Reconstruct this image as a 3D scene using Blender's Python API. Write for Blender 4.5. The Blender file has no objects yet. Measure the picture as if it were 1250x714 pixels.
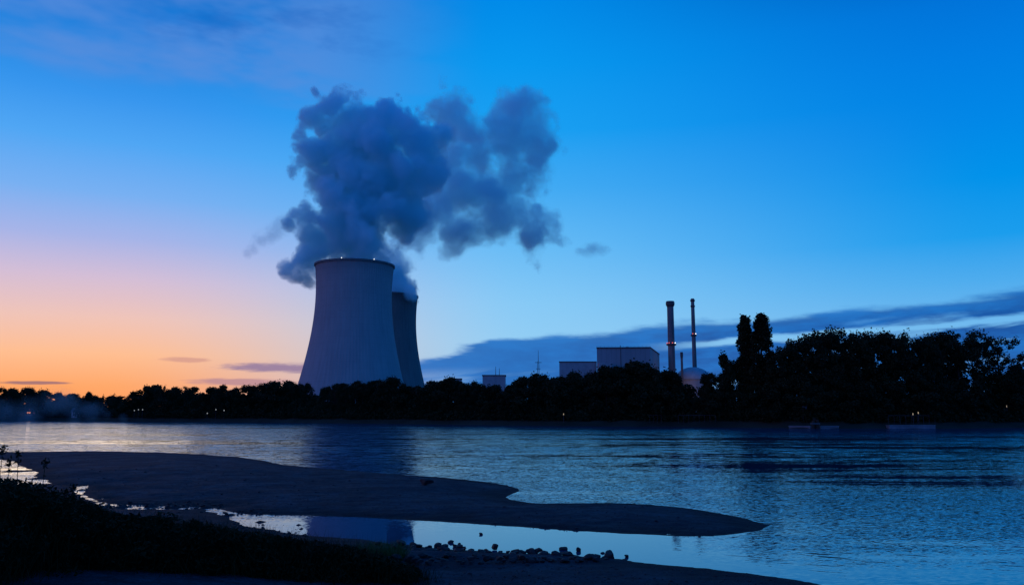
import bpy, math, random
import numpy as np
from mathutils import Vector

random.seed(7)
RNG = np.random.default_rng(7)
R = math.radians
S = bpy.context.scene
COL = S.collection

# ------------------------------------------------------------------ camera
F = 1000.0                       # focal length in photo pixels (photo is 1250 wide)
CAM_Z = 4.0
HORIZON = 504.0
TILT = math.atan((HORIZON - 357.0) / F)
cam_data = bpy.data.cameras.new('camera')
cam_data.sensor_width = 36.0
cam_data.lens = 36.0 * F / 1250.0
cam_data.clip_start = 0.1
cam_data.clip_end = 30000.0
cam = bpy.data.objects.new('camera', cam_data)
COL.objects.link(cam)
cam.location = (0, 0, CAM_Z)
cam.rotation_euler = (math.pi / 2 + TILT, 0, 0)
S.camera = cam

def ray(px, py):
    dx, dy = (px - 625.0) / F, (357.0 - py) / F
    c, s = math.cos(TILT), math.sin(TILT)
    return np.array([dx, c - dy * s, s + dy * c])

def on_plane(px, py, z=0.0):
    d = ray(px, py)
    t = (z - CAM_Z) / d[2]
    return np.array([0, 0, CAM_Z]) + d * t

def at(px, py, Y):
    d = ray(px, py)
    return np.array([0, 0, CAM_Z]) + d * (Y / d[1])

def azel(px, py):
    d = ray(px, py)
    d = d / np.linalg.norm(d)
    return math.atan2(d[0], d[1]), math.asin(d[2])

# ------------------------------------------------------------------ node helper
def lin(c):
    out = []
    for v in c:
        v = v / 255.0
        out.append(v / 12.92 if v <= 0.04045 else ((v + 0.055) / 1.055) ** 2.4)
    return tuple(out) + (1.0,)

class NG:
    def __init__(self, tree):
        self.t = tree
        self.n = tree.nodes
        self.n.clear()
    def new(self, typ, **kw):
        nd = self.n.new(typ)
        for k, v in kw.items():
            setattr(nd, k, v)
        return nd
    def put(self, sock, v):
        if isinstance(v, bpy.types.NodeSocket):
            self.t.links.new(v, sock)
        elif v is not None:
            sock.default_value = v
    def m(self, op, a, b=None, c=None, clamp=False):
        nd = self.new('ShaderNodeMath', operation=op, use_clamp=clamp)
        for i, v in enumerate((a, b, c)):
            self.put(nd.inputs[i], v)
        return nd.outputs[0]
    def v(self, op, a, b=None, scale=None):
        nd = self.new('ShaderNodeVectorMath', operation=op)
        self.put(nd.inputs[0], a)
        if b is not None:
            self.put(nd.inputs[1], b)
        if scale is not None:
            self.put(nd.inputs['Scale'], scale)
        return nd.outputs['Value'] if op in ('DISTANCE', 'LENGTH', 'DOT_PRODUCT') else nd.outputs['Vector']
    def step(self, x, a, b, lo=0.0, hi=1.0):
        nd = self.new('ShaderNodeMapRange', interpolation_type='SMOOTHSTEP')
        for k, v in (('Value', x), ('From Min', a), ('From Max', b), ('To Min', lo), ('To Max', hi)):
            self.put(nd.inputs[k], v)
        return nd.outputs[0]
    def linmap(self, x, a, b, lo=0.0, hi=1.0):
        nd = self.new('ShaderNodeMapRange', interpolation_type='LINEAR', clamp=True)
        for k, v in (('Value', x), ('From Min', a), ('From Max', b), ('To Min', lo), ('To Max', hi)):
            self.put(nd.inputs[k], v)
        return nd.outputs[0]
    def ramp(self, x, stops, interp='LINEAR'):
        nd = self.new('ShaderNodeValToRGB')
        cr = nd.color_ramp
        cr.interpolation = interp
        stops = sorted(stops, key=lambda s: s[0])
        while len(cr.elements) < len(stops):
            cr.elements.new(0.5)
        for e, (p, c) in zip(cr.elements, stops):
            e.position = p
            e.color = c
        self.put(nd.inputs[0], x)
        return nd.outputs[0]
    def mix(self, f, a, b):
        nd = self.new('ShaderNodeMix', data_type='RGBA')
        self.put(nd.inputs[0], f)
        self.put(nd.inputs[6], a)
        self.put(nd.inputs[7], b)
        return nd.outputs[2]
    def xyz(self, x, y, z):
        nd = self.new('ShaderNodeCombineXYZ')
        for i, v in enumerate((x, y, z)):
            self.put(nd.inputs[i], v)
        return nd.outputs[0]
    def noise(self, vec, scale=1.0, detail=2.0, rough=0.5, lac=2.0, color=False, dist=0.0):
        nd = self.new('ShaderNodeTexNoise')
        self.put(nd.inputs['Vector'], vec)
        nd.inputs['Scale'].default_value = scale
        nd.inputs['Detail'].default_value = detail
        nd.inputs['Roughness'].default_value = rough
        nd.inputs['Lacunarity'].default_value = lac
        nd.inputs['Distortion'].default_value = dist
        return nd.outputs['Color'] if color else nd.outputs[0]

# ------------------------------------------------------------------ world: dusk sky
SUN_AZ = R(-27.0)
SUN_EL = R(-1.5)
world = bpy.data.worlds.new('World')
S.world = world
world.use_nodes = True
w = NG(world.node_tree)
out = w.new('ShaderNodeOutputWorld')
sky = w.new('ShaderNodeTexSky', sky_type='NISHITA')
sky.sun_disc = False
sky.sun_elevation = R(-5.0)
sky.sun_rotation = SUN_AZ
bg_sky = w.new('ShaderNodeBackground')
w.put(bg_sky.inputs['Color'], sky.outputs[0])
bg_sky.inputs['Strength'].default_value = 0.02
gen = w.new('ShaderNodeTexCoord').outputs['Generated']
sp = w.new('ShaderNodeSeparateXYZ')
w.put(sp.inputs[0], gen)
gx, gy, gz = sp.outputs
az = w.m('ARCTAN2', gx, gy)
el = w.m('ARCSINE', gz)
ELM = 0.62

def sky_ramp(stops, px):
    res = []
    for y, c in stops:
        res.append((max(0.0, azel(px, y)[1] / ELM), lin(c)))
    return w.ramp(w.m('DIVIDE', el, ELM, clamp=True), res)

zen = (-150, (10, 70, 160))
left = sky_ramp([(504, (255, 152, 86)), (470, (255, 168, 106)), (430, (255, 190, 145)), (385, (240, 196, 184)), (335, (212, 190, 214)),
                 (285, (166, 180, 232)), (230, (120, 176, 242)), (165, (80, 166, 244)), (110, (56, 150, 238)), (50, (26, 134, 226)), (0, (12, 120, 215)), zen], 80)
mid = sky_ramp([(504, (150, 205, 240)), (420, (148, 206, 244)), (370, (136, 202, 246)), (300, (104, 188, 246)), (230, (68, 172, 244)),
                (160, (26, 161, 243)), (80, (8, 153, 240)), (0, (0, 140, 234)), (-60, (0, 118, 216)), zen], 625)
right = sky_ramp([(504, (150, 200, 235)), (420, (124, 190, 238)), (345, (78, 172, 238)), (290, (26, 157, 237)), (220, (0, 146, 234)),
                  (150, (0, 135, 231)), (70, (0, 125, 226)), (0, (0, 115, 217)), (-60, (0, 98, 198)), zen], 1170)
back = w.ramp(w.m('DIVIDE', el, 1.2, clamp=True), [(0.0, lin((50, 90, 180))), (0.12, lin((52, 118, 218))), (0.35, lin((4, 118, 228))),
                                                     (0.7, lin((0, 106, 216))), (1.0, lin((0, 84, 184)))])
back = w.mix(w.m('MULTIPLY', w.step(gx, -0.15, -0.95), w.step(el, 0.55, 0.12, 0.0, 0.75)), back, lin((206, 150, 206)))   # afterglow wrapping round to the left
f_l = w.step(az, azel(660, 400)[0], azel(120, 400)[0])
f_r = w.step(az, azel(560, 300)[0], azel(1250, 300)[0])
f_b = w.step(w.m('ABSOLUTE', az), 0.64, 1.25)
col = w.mix(f_l, mid, left)
col = w.mix(f_r, col, right)

# high thin lavender veil at the upper left
p_veil = w.xyz(w.m('MULTIPLY', az, 3.0), w.m('MULTIPLY', el, 9.0), 3.3)
nv = w.noise(p_veil, 1.6, 4.0, 0.55)
ve = w.m('MULTIPLY', w.step(w.m('ADD', el, w.m('MULTIPLY_ADD', nv, 0.06, -0.03)), azel(200, 118)[1], azel(200, 78)[1]), w.step(az, azel(600, 60)[0], azel(300, 60)[0]))
veil = w.m('MULTIPLY', w.m('MULTIPLY', ve, w.step(nv, 0.28, 0.58)), 0.78)
col = w.mix(veil, col, lin((92, 142, 218)))
nv2 = w.noise(p_veil, 3.1, 4.0, 0.6)
veil2 = w.m('MULTIPLY', w.m('MULTIPLY', ve, w.step(nv2, 0.48, 0.72)), w.step(el, azel(200, 70)[1], azel(200, 20)[1], 0.0, 0.55))
col = w.mix(veil2, col, lin((24, 104, 196)))

# long dark cloud bank low on the right, broken by pale streaks
(a0, e0), (a1, e1), (a2, e2) = azel(520, 415), azel(840, 384), azel(1250, 350)
p_bank = w.xyz(w.m('MULTIPLY', az, 4.0), w.m('MULTIPLY', el, 30.0), 1.7)
nb = w.noise(p_bank, 1.3, 5.0, 0.55)
nb_f = w.noise(w.xyz(w.m('MULTIPLY', az, 14.0), w.m('MULTIPLY', el, 60.0), 0.4), 1.0, 5.0, 0.6)
bank_az0 = w.m('ADD', az, w.m('MULTIPLY_ADD', nb, 0.10, -0.05))
edge = w.m('MULTIPLY_ADD', az, (e2 - e0) / (a2 - a0), e0 - a0 * (e2 - e0) / (a2 - a0))
edge = w.m('ADD', edge, w.m('MULTIPLY_ADD', nb, 0.022, -0.011))
edge = w.m('ADD', edge, w.m('MULTIPLY_ADD', nb_f, 0.020, -0.010))
edge = w.m('SUBTRACT', edge, w.m('MULTIPLY', w.m('MAXIMUM', w.m('SUBTRACT', azel(600, 410)[0], bank_az0), 0.0), 0.26))
bank = w.step(w.m('SUBTRACT', edge, el), -0.001, 0.010)
bank_az = w.m('ADD', az, w.m('MULTIPLY_ADD', nb, 0.08, -0.04))
bank = w.m('MULTIPLY', bank, w.step(bank_az, azel(470, 430)[0], azel(500, 430)[0]))
bank = w.m('MULTIPLY', bank, w.step(gy, -0.1, 0.4))
# pale streak behind the chimneys
(sa0, se0), (sa1, se1) = azel(800, 424), azel(1010, 408)
st_el = w.m('MULTIPLY_ADD', az, (se1 - se0) / (sa1 - sa0), se0 - sa0 * (se1 - se0) / (sa1 - sa0))
st_d = w.m('ABSOLUTE', w.m('SUBTRACT', el, w.m('ADD', st_el, w.m('MULTIPLY_ADD', nb_f, 0.012, -0.006))))
streak = w.m('MULTIPLY', w.step(st_d, 0.0065, 0.0015), w.step(az, azel(770, 420)[0], azel(900, 420)[0]))
# broken right end
gapn = w.noise(w.xyz(w.m('MULTIPLY', az, 5.0), w.m('SUBTRACT', w.m('MULTIPLY', el, 46.0), w.m('MULTIPLY', az, 6.0)), 5.1), 1.15, 5.0, 0.55)
gap = w.m('MULTIPLY', w.step(gapn, 0.47, 0.60), w.step(az, azel(960, 400)[0], azel(1160, 400)[0]))
gap = w.m('MULTIPLY', gap, w.step(w.m('SUBTRACT', edge, el), 0.016, 0.030))
hole = w.m('MAXIMUM', streak, w.m('MULTIPLY', gap, 0.85))
low_gap = w.m('MULTIPLY', w.step(gapn, 0.50, 0.66), w.step(el, azel(700, 445)[1], azel(700, 470)[1], 0.0, 0.5))
hole = w.m('MAXIMUM', hole, low_gap)
bank = w.m('MULTIPLY', bank, w.m('SUBTRACT', 1.0, hole))
bank_col = w.mix(w.step(nb_f, 0.3, 0.7), lin((2, 72, 156)), lin((12, 106, 194)))
bank_col = w.mix(w.step(w.m('SUBTRACT', edge, el), 0.022, 0.0, 0.0, 0.25), bank_col, lin((66, 140, 210)))
bank_col = w.mix(w.step(az, azel(900, 400)[0], azel(540, 400)[0], 0.0, 0.6), bank_col, lin((16, 112, 198)))
col = w.mix(w.m('MULTIPLY', bank, 0.93), col, bank_col)

# small mauve clouds over the afterglow on the left
def puff(cx, cy, rx, ry, thr, c, amt):
    global col
    a_, e_ = azel(cx, cy)
    aa, _ = azel(cx + rx, cy)
    _, ee = azel(cx, cy - ry)
    u = w.m('DIVIDE', w.m('SUBTRACT', az, a_), aa - a_)
    v_ = w.m('DIVIDE', w.m('SUBTRACT', el, e_), ee - e_)
    d = w.m('SQRT', w.m('ADD', w.m('MULTIPLY', u, u), w.m('MULTIPLY', v_, v_)))
    nn = w.noise(w.xyz(w.m('MULTIPLY', az, 22.0), w.m('MULTIPLY', el, 130.0), cx * 0.01), 1.0, 4.0, 0.6)
    f = w.step(w.m('ADD', d, w.m('MULTIPLY_ADD', nn, 1.5, -0.75)), 1.0, thr, 0.0, amt)
    col = w.mix(f, col, c)
MAUVE = lin((146, 122, 158))
puff(352, 449, 92, 8, 0.35, MAUVE, 0.9)
puff(300, 466, 80, 6, 0.4, lin((176, 132, 148)), 0.75)
puff(228, 439, 34, 4, 0.4, lin((208, 150, 140)), 0.7)
puff(40, 467, 62, 2.6, 0.4, lin((140, 104, 120)), 0.8)
puff(-120, 455, 60, 8, 0.4, MAUVE, 0.8)
col = w.mix(f_b, col, back)
col = w.mix(w.step(gz, 0.0, -0.06), col, lin((24, 40, 70)))
bg_dusk = w.new('ShaderNodeBackground')
w.put(bg_dusk.inputs['Color'], col)
bg_dusk.inputs['Strength'].default_value = 1.0
add = w.new('ShaderNodeAddShader')
w.put(add.inputs[0], bg_dusk.outputs[0])
w.put(add.inputs[1], bg_sky.outputs[0])
w.put(out.inputs['Surface'], add.outputs[0])

# ------------------------------------------------------------------ sun (just set: only a faint soft afterglow is left)
sun_d = bpy.data.lights.new('sun', 'SUN')
sun_d.energy = 0.06
sun_d.angle = R(12)
sun_d.color = (1.0, 0.62, 0.45)
sun = bpy.data.objects.new('sun', sun_d)
COL.objects.link(sun)
sun_dir = Vector((math.sin(SUN_AZ) * math.cos(R(3)), math.cos(SUN_AZ) * math.cos(R(3)), math.sin(R(3))))
sun.rotation_euler = sun_dir.to_track_quat('Z', 'Y').to_euler()
sun.location = (-300, 500, 200)

vs = S.view_settings
vs.view_transform = 'Standard'
vs.look = 'None'
vs.exposure = 0.0
vs.gamma = 1.0
vs.use_curve_mapping = False
S.cycles.volume_bounces = 10
S.cycles.max_bounces = 18
S.cycles.diffuse_bounces = 4
S.cycles.glossy_bounces = 4
S.cycles.transparent_max_bounces = 48
S.cycles.volume_step_rate = 1.0
S.cycles.volume_max_steps = 512
S.cycles.use_denoising = True

# ------------------------------------------------------------------ mesh helpers
class MB:
    """collects vertices and faces of one mesh"""
    def __init__(self):
        self.V, self.Fc = [], []
    def add(self, verts, faces):
        o = len(self.V)
        self.V += [tuple(map(float, v)) for v in verts]
        self.Fc += [tuple(i + o for i in f) for f in faces]
        return self
    def box(self, c, s, rz=0.0):
        cx, cy, cz = c
        hx, hy, hz = s[0] / 2, s[1] / 2, s[2] / 2
        ca, sa = math.cos(rz), math.sin(rz)
        vs_ = []
        for z in (-hz, hz):
            for x, y in ((-hx, -hy), (hx, -hy), (hx, hy), (-hx, hy)):
                vs_.append((cx + x * ca - y * sa, cy + x * sa + y * ca, cz + z))
        return self.add(vs_, [(3, 2, 1, 0), (4, 5, 6, 7), (0, 1, 5, 4), (1, 2, 6, 5), (2, 3, 7, 6), (3, 0, 4, 7)])
    def tube(self, pts, rad, n=6):
        pts = [Vector(p) for p in pts]
        vs_, fs = [], []
        for i, p in enumerate(pts):
            d = (pts[min(i + 1, len(pts) - 1)] - pts[max(i - 1, 0)]).normalized()
            a = d.orthogonal().normalized()
            b = d.cross(a)
            for k in range(n):
                t = 2 * math.pi * k / n
                vs_.append(p + (a * math.cos(t) + b * math.sin(t)) * rad[i])
        for i in range(len(pts) - 1):
            for k in range(n):
                fs.append((i * n + k, i * n + (k + 1) % n, (i + 1) * n + (k + 1) % n, (i + 1) * n + k))
        fs.append(tuple(range(n))[::-1])
        fs.append(tuple((len(pts) - 1) * n + k for k in range(n)))
        return self.add(vs_, fs)
    def lathe(self, prof, n=48, c=(0, 0, 0), closed=False):
        vs_, fs = [], []
        for r, z in prof:
            for k in range(n):
                t = 2 * math.pi * k / n
                vs_.append((c[0] + r * math.cos(t), c[1] + r * math.sin(t), c[2] + z))
        m = len(prof)
        for i in range(m if closed else m - 1):
            j = (i + 1) % m
            for k in range(n):
                fs.append((i * n + k, i * n + (k + 1) % n, j * n + (k + 1) % n, j * n + k))
        if not closed:
            if prof[0][0] > 1e-4:
                fs.append(tuple(range(n))[::-1])
            if prof[-1][0] > 1e-4:
                fs.append(tuple((m - 1) * n + k for k in range(n)))
        return self.add(vs_, fs)
    def mesh(self, name, mat, smooth=False):
        me = bpy.data.meshes.new(name)
        me.from_pydata(self.V, [], self.Fc)
        me.materials.append(mat)
        if smooth:
            me.polygons.foreach_set('use_smooth', [True] * len(me.polygons))
        me.update()
        return me
    def build(self, name, mat, parent=None, smooth=False, loc=(0, 0, 0)):
        return obj(name, self.mesh(name, mat, smooth), parent, loc)

def obj(name, me, parent=None, loc=(0, 0, 0)):
    o = bpy.data.objects.new(name, me)
    COL.objects.link(o)
    o.location = loc
    if parent is not None:
        o.parent = parent
    return o

def empty(name, loc, rz=0.0):
    o = bpy.data.objects.new(name, None)
    o.empty_display_size = 0.5
    COL.objects.link(o)
    o.location = loc
    o.rotation_euler = (0, 0, rz)
    return o

def tag(o, label=None, cat=None, group=None, kind=None):
    if label: o['label'] = label
    if cat: o['category'] = cat
    if group: o['group'] = group
    if kind: o['kind'] = kind
    return o

def np_mesh(name, verts, quads, mat, smooth=False, check=True):
    me = bpy.data.meshes.new(name)
    verts = np.asarray(verts, np.float32)
    quads = np.asarray(quads, np.int32)
    n = quads.shape[1]
    me.vertices.add(len(verts))
    me.vertices.foreach_set('co', verts.ravel())
    me.loops.add(quads.size)
    me.loops.foreach_set('vertex_index', quads.ravel())
    me.polygons.add(len(quads))
    me.polygons.foreach_set('loop_start', np.arange(0, quads.size, n, dtype=np.int32))
    me.materials.append(mat)
    me.update(calc_edges=True)
    if smooth:
        me.polygons.foreach_set('use_smooth', np.ones(len(quads), bool))
    if check:
        me.validate()
    return me

def leaves(cent, size, elong=1.5, upness=0.0, rng=RNG):
    """small leaf-clump diamonds at the centres, random orientation"""
    n = len(cent)
    u = rng.normal(size=(n, 3))
    u[:, 2] = u[:, 2] * (1 - upness) + upness * 1.5
    u /= np.linalg.norm(u, axis=1, keepdims=True)
    v = np.cross(u, rng.normal(size=(n, 3)))
    v /= np.linalg.norm(v, axis=1, keepdims=True)
    s = np.asarray(size).reshape(-1, 1) * np.ones((n, 1))
    a, b = u * s * elong * 0.5, v * s * 0.5
    vs_ = np.stack([cent - a, cent - a * 0.1 + b, cent + a, cent - a * 0.1 - b], axis=1).reshape(-1, 3)
    return vs_, np.arange(4 * n).reshape(-1, 4)

# ------------------------------------------------------------------ materials
def material(name, base=(0.2, 0.2, 0.2), rough=0.8, build=None, spec=0.3):
    mt = bpy.data.materials.new(name)
    mt.use_nodes = True
    g = NG(mt.node_tree)
    o = g.new('ShaderNodeOutputMaterial')
    b = g.new('ShaderNodeBsdfPrincipled')
    b.inputs['Base Color'].default_value = tuple(base) + (1,)
    b.inputs['Roughness'].default_value = rough
    b.inputs['Specular IOR Level'].default_value = spec
    g.put(o.inputs['Surface'], b.outputs[0])
    if build:
        build(g, b, o)
    return mt

def objpos(g):
    return g.new('ShaderNodeTexCoord').outputs['Object']

def worldpos(g):
    return g.new('ShaderNodeNewGeometry').outputs['Position']

def mottled(c1, c2, scale, detail=5, rough=0.85, bump=0.0, spec=0.3, stretch=None):
    def bld(g, b, o):
        p = objpos(g)
        if stretch:
            p = g.v('MULTIPLY', p, stretch)
        n = g.noise(p, scale, detail, 0.6)
        g.put(b.inputs['Base Color'], g.mix(g.step(n, 0.3, 0.7), tuple(c1) + (1,), tuple(c2) + (1,)))
        if bump:
            bp = g.new('ShaderNodeBump')
            bp.inputs['Distance'].default_value = bump
            g.put(bp.inputs['Height'], g.noise(p, scale * 3, 5, 0.65))
            g.put(b.inputs['Normal'], bp.outputs[0])
    return bld

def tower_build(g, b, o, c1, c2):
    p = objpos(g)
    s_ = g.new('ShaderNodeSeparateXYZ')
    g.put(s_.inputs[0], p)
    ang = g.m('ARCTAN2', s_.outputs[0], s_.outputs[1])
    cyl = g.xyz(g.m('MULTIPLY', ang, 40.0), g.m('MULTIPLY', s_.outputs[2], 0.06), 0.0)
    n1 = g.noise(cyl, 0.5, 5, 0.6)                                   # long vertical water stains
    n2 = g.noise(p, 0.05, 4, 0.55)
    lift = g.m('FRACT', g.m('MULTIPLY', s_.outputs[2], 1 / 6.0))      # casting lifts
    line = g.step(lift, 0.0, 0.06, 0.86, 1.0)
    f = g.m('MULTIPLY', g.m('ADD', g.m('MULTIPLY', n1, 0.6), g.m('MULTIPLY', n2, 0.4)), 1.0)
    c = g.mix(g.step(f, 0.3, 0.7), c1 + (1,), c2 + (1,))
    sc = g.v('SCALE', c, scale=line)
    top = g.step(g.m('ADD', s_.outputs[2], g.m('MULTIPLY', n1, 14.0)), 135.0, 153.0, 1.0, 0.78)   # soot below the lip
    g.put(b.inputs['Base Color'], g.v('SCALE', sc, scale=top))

def emit(name, c, strength):
    mt = bpy.data.materials.new(name)
    mt.use_nodes = True
    g = NG(mt.node_tree)
    o = g.new('ShaderNodeOutputMaterial')
    e = g.new('ShaderNodeEmission')
    e.inputs['Color'].default_value = tuple(c) + (1,)
    e.inputs['Strength'].default_value = strength
    g.put(o.inputs['Surface'], e.outputs[0])
    return mt

def sand_build(g, b, o):
    p = worldpos(g)
    n1 = g.noise(p, 0.35, 4, 0.6)
    n2 = g.noise(p, 9.0, 4, 0.7)
    n3 = g.noise(g.v('MULTIPLY', p, (0.5, 1.6, 1.0)), 0.9, 4, 0.6)
    c = g.mix(g.step(n1, 0.35, 0.68), (0.020, 0.036, 0.046, 1), (0.036, 0.064, 0.078, 1))
    c = g.mix(g.step(n2, 0.42, 0.66, 0.0, 0.75), c, (0.022, 0.022, 0.022, 1))
    c = g.mix(g.step(n2, 0.64, 0.74, 0.0, 0.6), c, (0.14, 0.135, 0.125, 1))
    n4 = g.noise(g.v('MULTIPLY', p, (0.6, 1.0, 1.0)), 2.4, 5, 0.75)
    c = g.mix(g.step(n4, 0.46, 0.62, 0.0, 0.55), c, (0.016, 0.018, 0.019, 1))
    s_ = g.new('ShaderNodeSeparateXYZ')
    g.put(s_.inputs[0], p)
    wet = g.step(g.m('ADD', s_.outputs[2], g.m('MULTIPLY_ADD', n1, 0.10, -0.05)), 0.15, 0.03)                            # wet gravel next to the water line
    c = g.mix(g.m('MULTIPLY', wet, 0.7), c, (0.018, 0.018, 0.018, 1))
    g.put(b.inputs['Base Color'], c)
    g.put(b.inputs['Roughness'], g.linmap(n3, 0.3, 0.7, 0.75, 0.98))
    bp = g.new('ShaderNodeBump')
    bp.inputs['Distance'].default_value = 0.05
    g.put(bp.inputs['Height'], g.m('ADD', n2, g.noise(p, 2.2, 3, 0.6)))
    g.put(b.inputs['Normal'], bp.outputs[0])

def water_build(g, b, o):
    p = worldpos(g)
    s_ = g.new('ShaderNodeSeparateXYZ')
    g.put(s_.inputs[0], p)
    px_, py_ = s_.outputs[0], s_.outputs[1]
    # slopes of the waves as vector noise; the current drifts along x
    q1 = g.v('MULTIPLY', p, (0.42, 1.3, 1.0))
    a1 = g.noise(q1, 6.4, 2, 0.6, color=True)
    a2 = g.noise(g.v('MULTIPLY', p, (0.5, 1.0, 1.0)), 1.0, 2, 0.5, color=True)
    a3 = g.noise(g.v('MULTIPLY', p, (0.4, 1.0, 1.0)), 0.12, 2, 0.5, color=True)
    half = (0.5, 0.5, 0.5)
    sl = g.v('ADD', g.v('ADD', g.v('SCALE', g.v('SUBTRACT', a1, half), scale=1.05), g.v('SCALE', g.v('SUBTRACT', a2, half), scale=g.step(py_, 30.0, 95.0, 0.10, 0.62))),
             g.v('SCALE', g.v('SUBTRACT', a3, half), scale=0.05))
    # how rough: quiet pool behind the bar, quiet slicks out on the river
    pool = g.m('MULTIPLY', g.step(py_, 36.0, 27.0), g.step(g.m('ADD', px_, g.m('MULTIPLY', py_, -0.10)), 7.0, 1.0))
    mid_ = g.step(py_, 30.0, 75.0)
    slick = g.noise(g.v('MULTIPLY', p, (0.010, 0.060, 1.0)), 1.0, 4, 0.6)
    slick2 = g.noise(g.v('MULTIPLY', p, (0.03, 0.22, 1.0)), 1.0, 3, 0.6)
    sm = g.m('ADD', g.m('MULTIPLY', slick, 0.65), g.m('MULTIPLY', slick2, 0.35))
    calm = g.m('MULTIPLY', g.m('MULTIPLY', g.step(px_, 6.0, 20.0), g.step(px_, 75.0, 45.0)), g.m('MULTIPLY', g.step(py_, 40.0, 50.0), g.step(py_, 150.0, 95.0)))
    sm = g.m('ADD', sm, g.m('MULTIPLY', calm, 0.055))
    slick3 = g.noise(g.v('MULTIPLY', p, (0.10, 0.9, 1.0)), 1.0, 3, 0.6)
    sm = g.m('ADD', sm, g.m('MULTIPLY_ADD', slick3, 0.22, -0.11))
    slick_amt = g.step(sm, 0.62, 0.47, 0.16, 1.0)
    amp = g.m('MULTIPLY', g.linmap(py_, 26.0, 95.0, 0.08, 0.95), slick_amt)
    amp = g.m('MULTIPLY', amp, g.linmap(pool, 0.0, 1.0, 1.0, 0.035))
    sl = g.v('SCALE', sl, scale=amp)
    # fine wind ripples, and a few slanting current wrinkles close to the near shore
    a0 = g.noise(g.v('MULTIPLY', p, (0.35, 1.3, 1.0)), 15.0, 1, 0.5, color=True)
    fine = g.m('MULTIPLY', g.m('SUBTRACT', 1.0, pool), g.m('MULTIPLY', g.m('MULTIPLY', g.step(py_, 19.0, 29.0, 0.08, 0.58), g.step(py_, 40.0, 80.0, 1.0, 0.45)), slick_amt))
    sl = g.v('ADD', sl, g.v('SCALE', g.v('SUBTRACT', a0, half), scale=fine))
    rot = g.xyz(g.m('ADD', px_, g.m('MULTIPLY', py_, 0.9)), g.m('SUBTRACT', py_, g.m('MULTIPLY', px_, -0.35)), 0.0)
    wr = g.noise(g.v('MULTIPLY', rot, (0.9, 3.4, 1.0)), 1.0, 3, 0.6)
    wr = g.m('MULTIPLY', g.step(wr, 0.60, 0.70), g.m('MULTIPLY', g.step(py_, 20.5, 23.0), g.step(py_, 31.0, 26.0)))
    wr = g.m('MULTIPLY', wr, g.step(px_, 4.0, 9.0))
    sl = g.v('ADD', sl, g.v('MULTIPLY', g.xyz(wr, wr, wr), (0.04, 0.11, 0.0)))
    s2 = g.new('ShaderNodeSeparateXYZ')
    g.put(s2.inputs[0], sl)
    nrm = g.v('NORMALIZE', g.xyz(s2.outputs[0], s2.outputs[1], 1.0))
    gl = g.new('ShaderNodeBsdfGlossy')
    gl.inputs['Color'].default_value = (0.70, 0.93, 1.0, 1)
    g.put(gl.inputs['Normal'], nrm)
    g.put(gl.inputs['Roughness'], g.m('MULTIPLY_ADD', amp, 0.07, 0.015))
    df = g.new('ShaderNodeBsdfDiffuse')
    df.inputs['Color'].default_value = (0.0, 0.055, 0.11, 1)
    fr = g.new('ShaderNodeFresnel')
    fr.inputs['IOR'].default_value = 2.1
    g.put(fr.inputs['Normal'], nrm)
    mx = g.new('ShaderNodeMixShader')
    g.put(mx.inputs[0], fr.outputs[0])
    g.put(mx.inputs[1], df.outputs[0])
    g.put(mx.inputs[2], gl.outputs[0])
    g.put(o.inputs['Surface'], mx.outputs[0])

M = {}
M['concrete'] = material('tower_concrete', rough=0.9, build=lambda g, b, o: tower_build(g, b, o, (0.28, 0.27, 0.265), (0.35, 0.335, 0.325)))
M['concrete_shaded'] = material('shaded_tower_concrete', rough=0.9, build=lambda g, b, o: tower_build(g, b, o, (0.12, 0.135, 0.13), (0.17, 0.185, 0.175)))  # darker tones paint in the shade of the nearer tower and its steam
M['rim'] = material('rim_concrete', rough=0.9, build=mottled((0.12, 0.12, 0.12), (0.18, 0.18, 0.18), 0.4))
M['cladding'] = material('grey_cladding', rough=0.7, build=mottled((0.22, 0.24, 0.25), (0.27, 0.28, 0.29), 0.12, stretch=(1, 1, 0.2)))
M['pale'] = material('pale_render', rough=0.8, build=mottled((0.26, 0.265, 0.27), (0.34, 0.34, 0.34), 0.3))
M['roofing'] = material('roof_felt', rough=0.9, build=mottled((0.07, 0.07, 0.075), (0.10, 0.10, 0.11), 0.5))
M['stack'] = material('chimney_concrete', rough=0.85, build=mottled((0.13, 0.13, 0.135), (0.19, 0.185, 0.18), 0.25, stretch=(1, 1, 0.15)))
M['steel'] = material('dark_steel', rough=0.6, build=mottled((0.05, 0.05, 0.055), (0.08, 0.08, 0.085), 1.0))
M['dome'] = material('dome_concrete', rough=0.7, build=mottled((0.30, 0.31, 0.32), (0.38, 0.39, 0.39), 0.2))
M['quay'] = material('quay_concrete', rough=0.85, build=mottled((0.10, 0.115, 0.13), (0.16, 0.175, 0.19), 0.5))
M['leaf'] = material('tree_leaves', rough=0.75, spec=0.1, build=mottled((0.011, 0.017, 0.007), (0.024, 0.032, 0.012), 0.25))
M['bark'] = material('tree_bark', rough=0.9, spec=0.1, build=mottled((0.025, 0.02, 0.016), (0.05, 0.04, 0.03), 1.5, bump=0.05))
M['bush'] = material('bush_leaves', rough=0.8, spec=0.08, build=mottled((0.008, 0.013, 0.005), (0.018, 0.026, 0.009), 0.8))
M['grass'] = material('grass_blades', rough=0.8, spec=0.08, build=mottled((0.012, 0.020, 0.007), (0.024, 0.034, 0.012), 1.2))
M['rock'] = material('wet_rock', rough=0.7, spec=0.25, build=mottled((0.010, 0.011, 0.012), (0.030, 0.030, 0.030), 2.0, bump=0.03))
M['sand'] = material('wet_gravel', rough=0.9, spec=0.05, build=sand_build)
M['soil'] = material('bank_soil', rough=0.95, spec=0.1, build=mottled((0.020, 0.022, 0.014), (0.040, 0.040, 0.028), 0.08))
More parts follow.
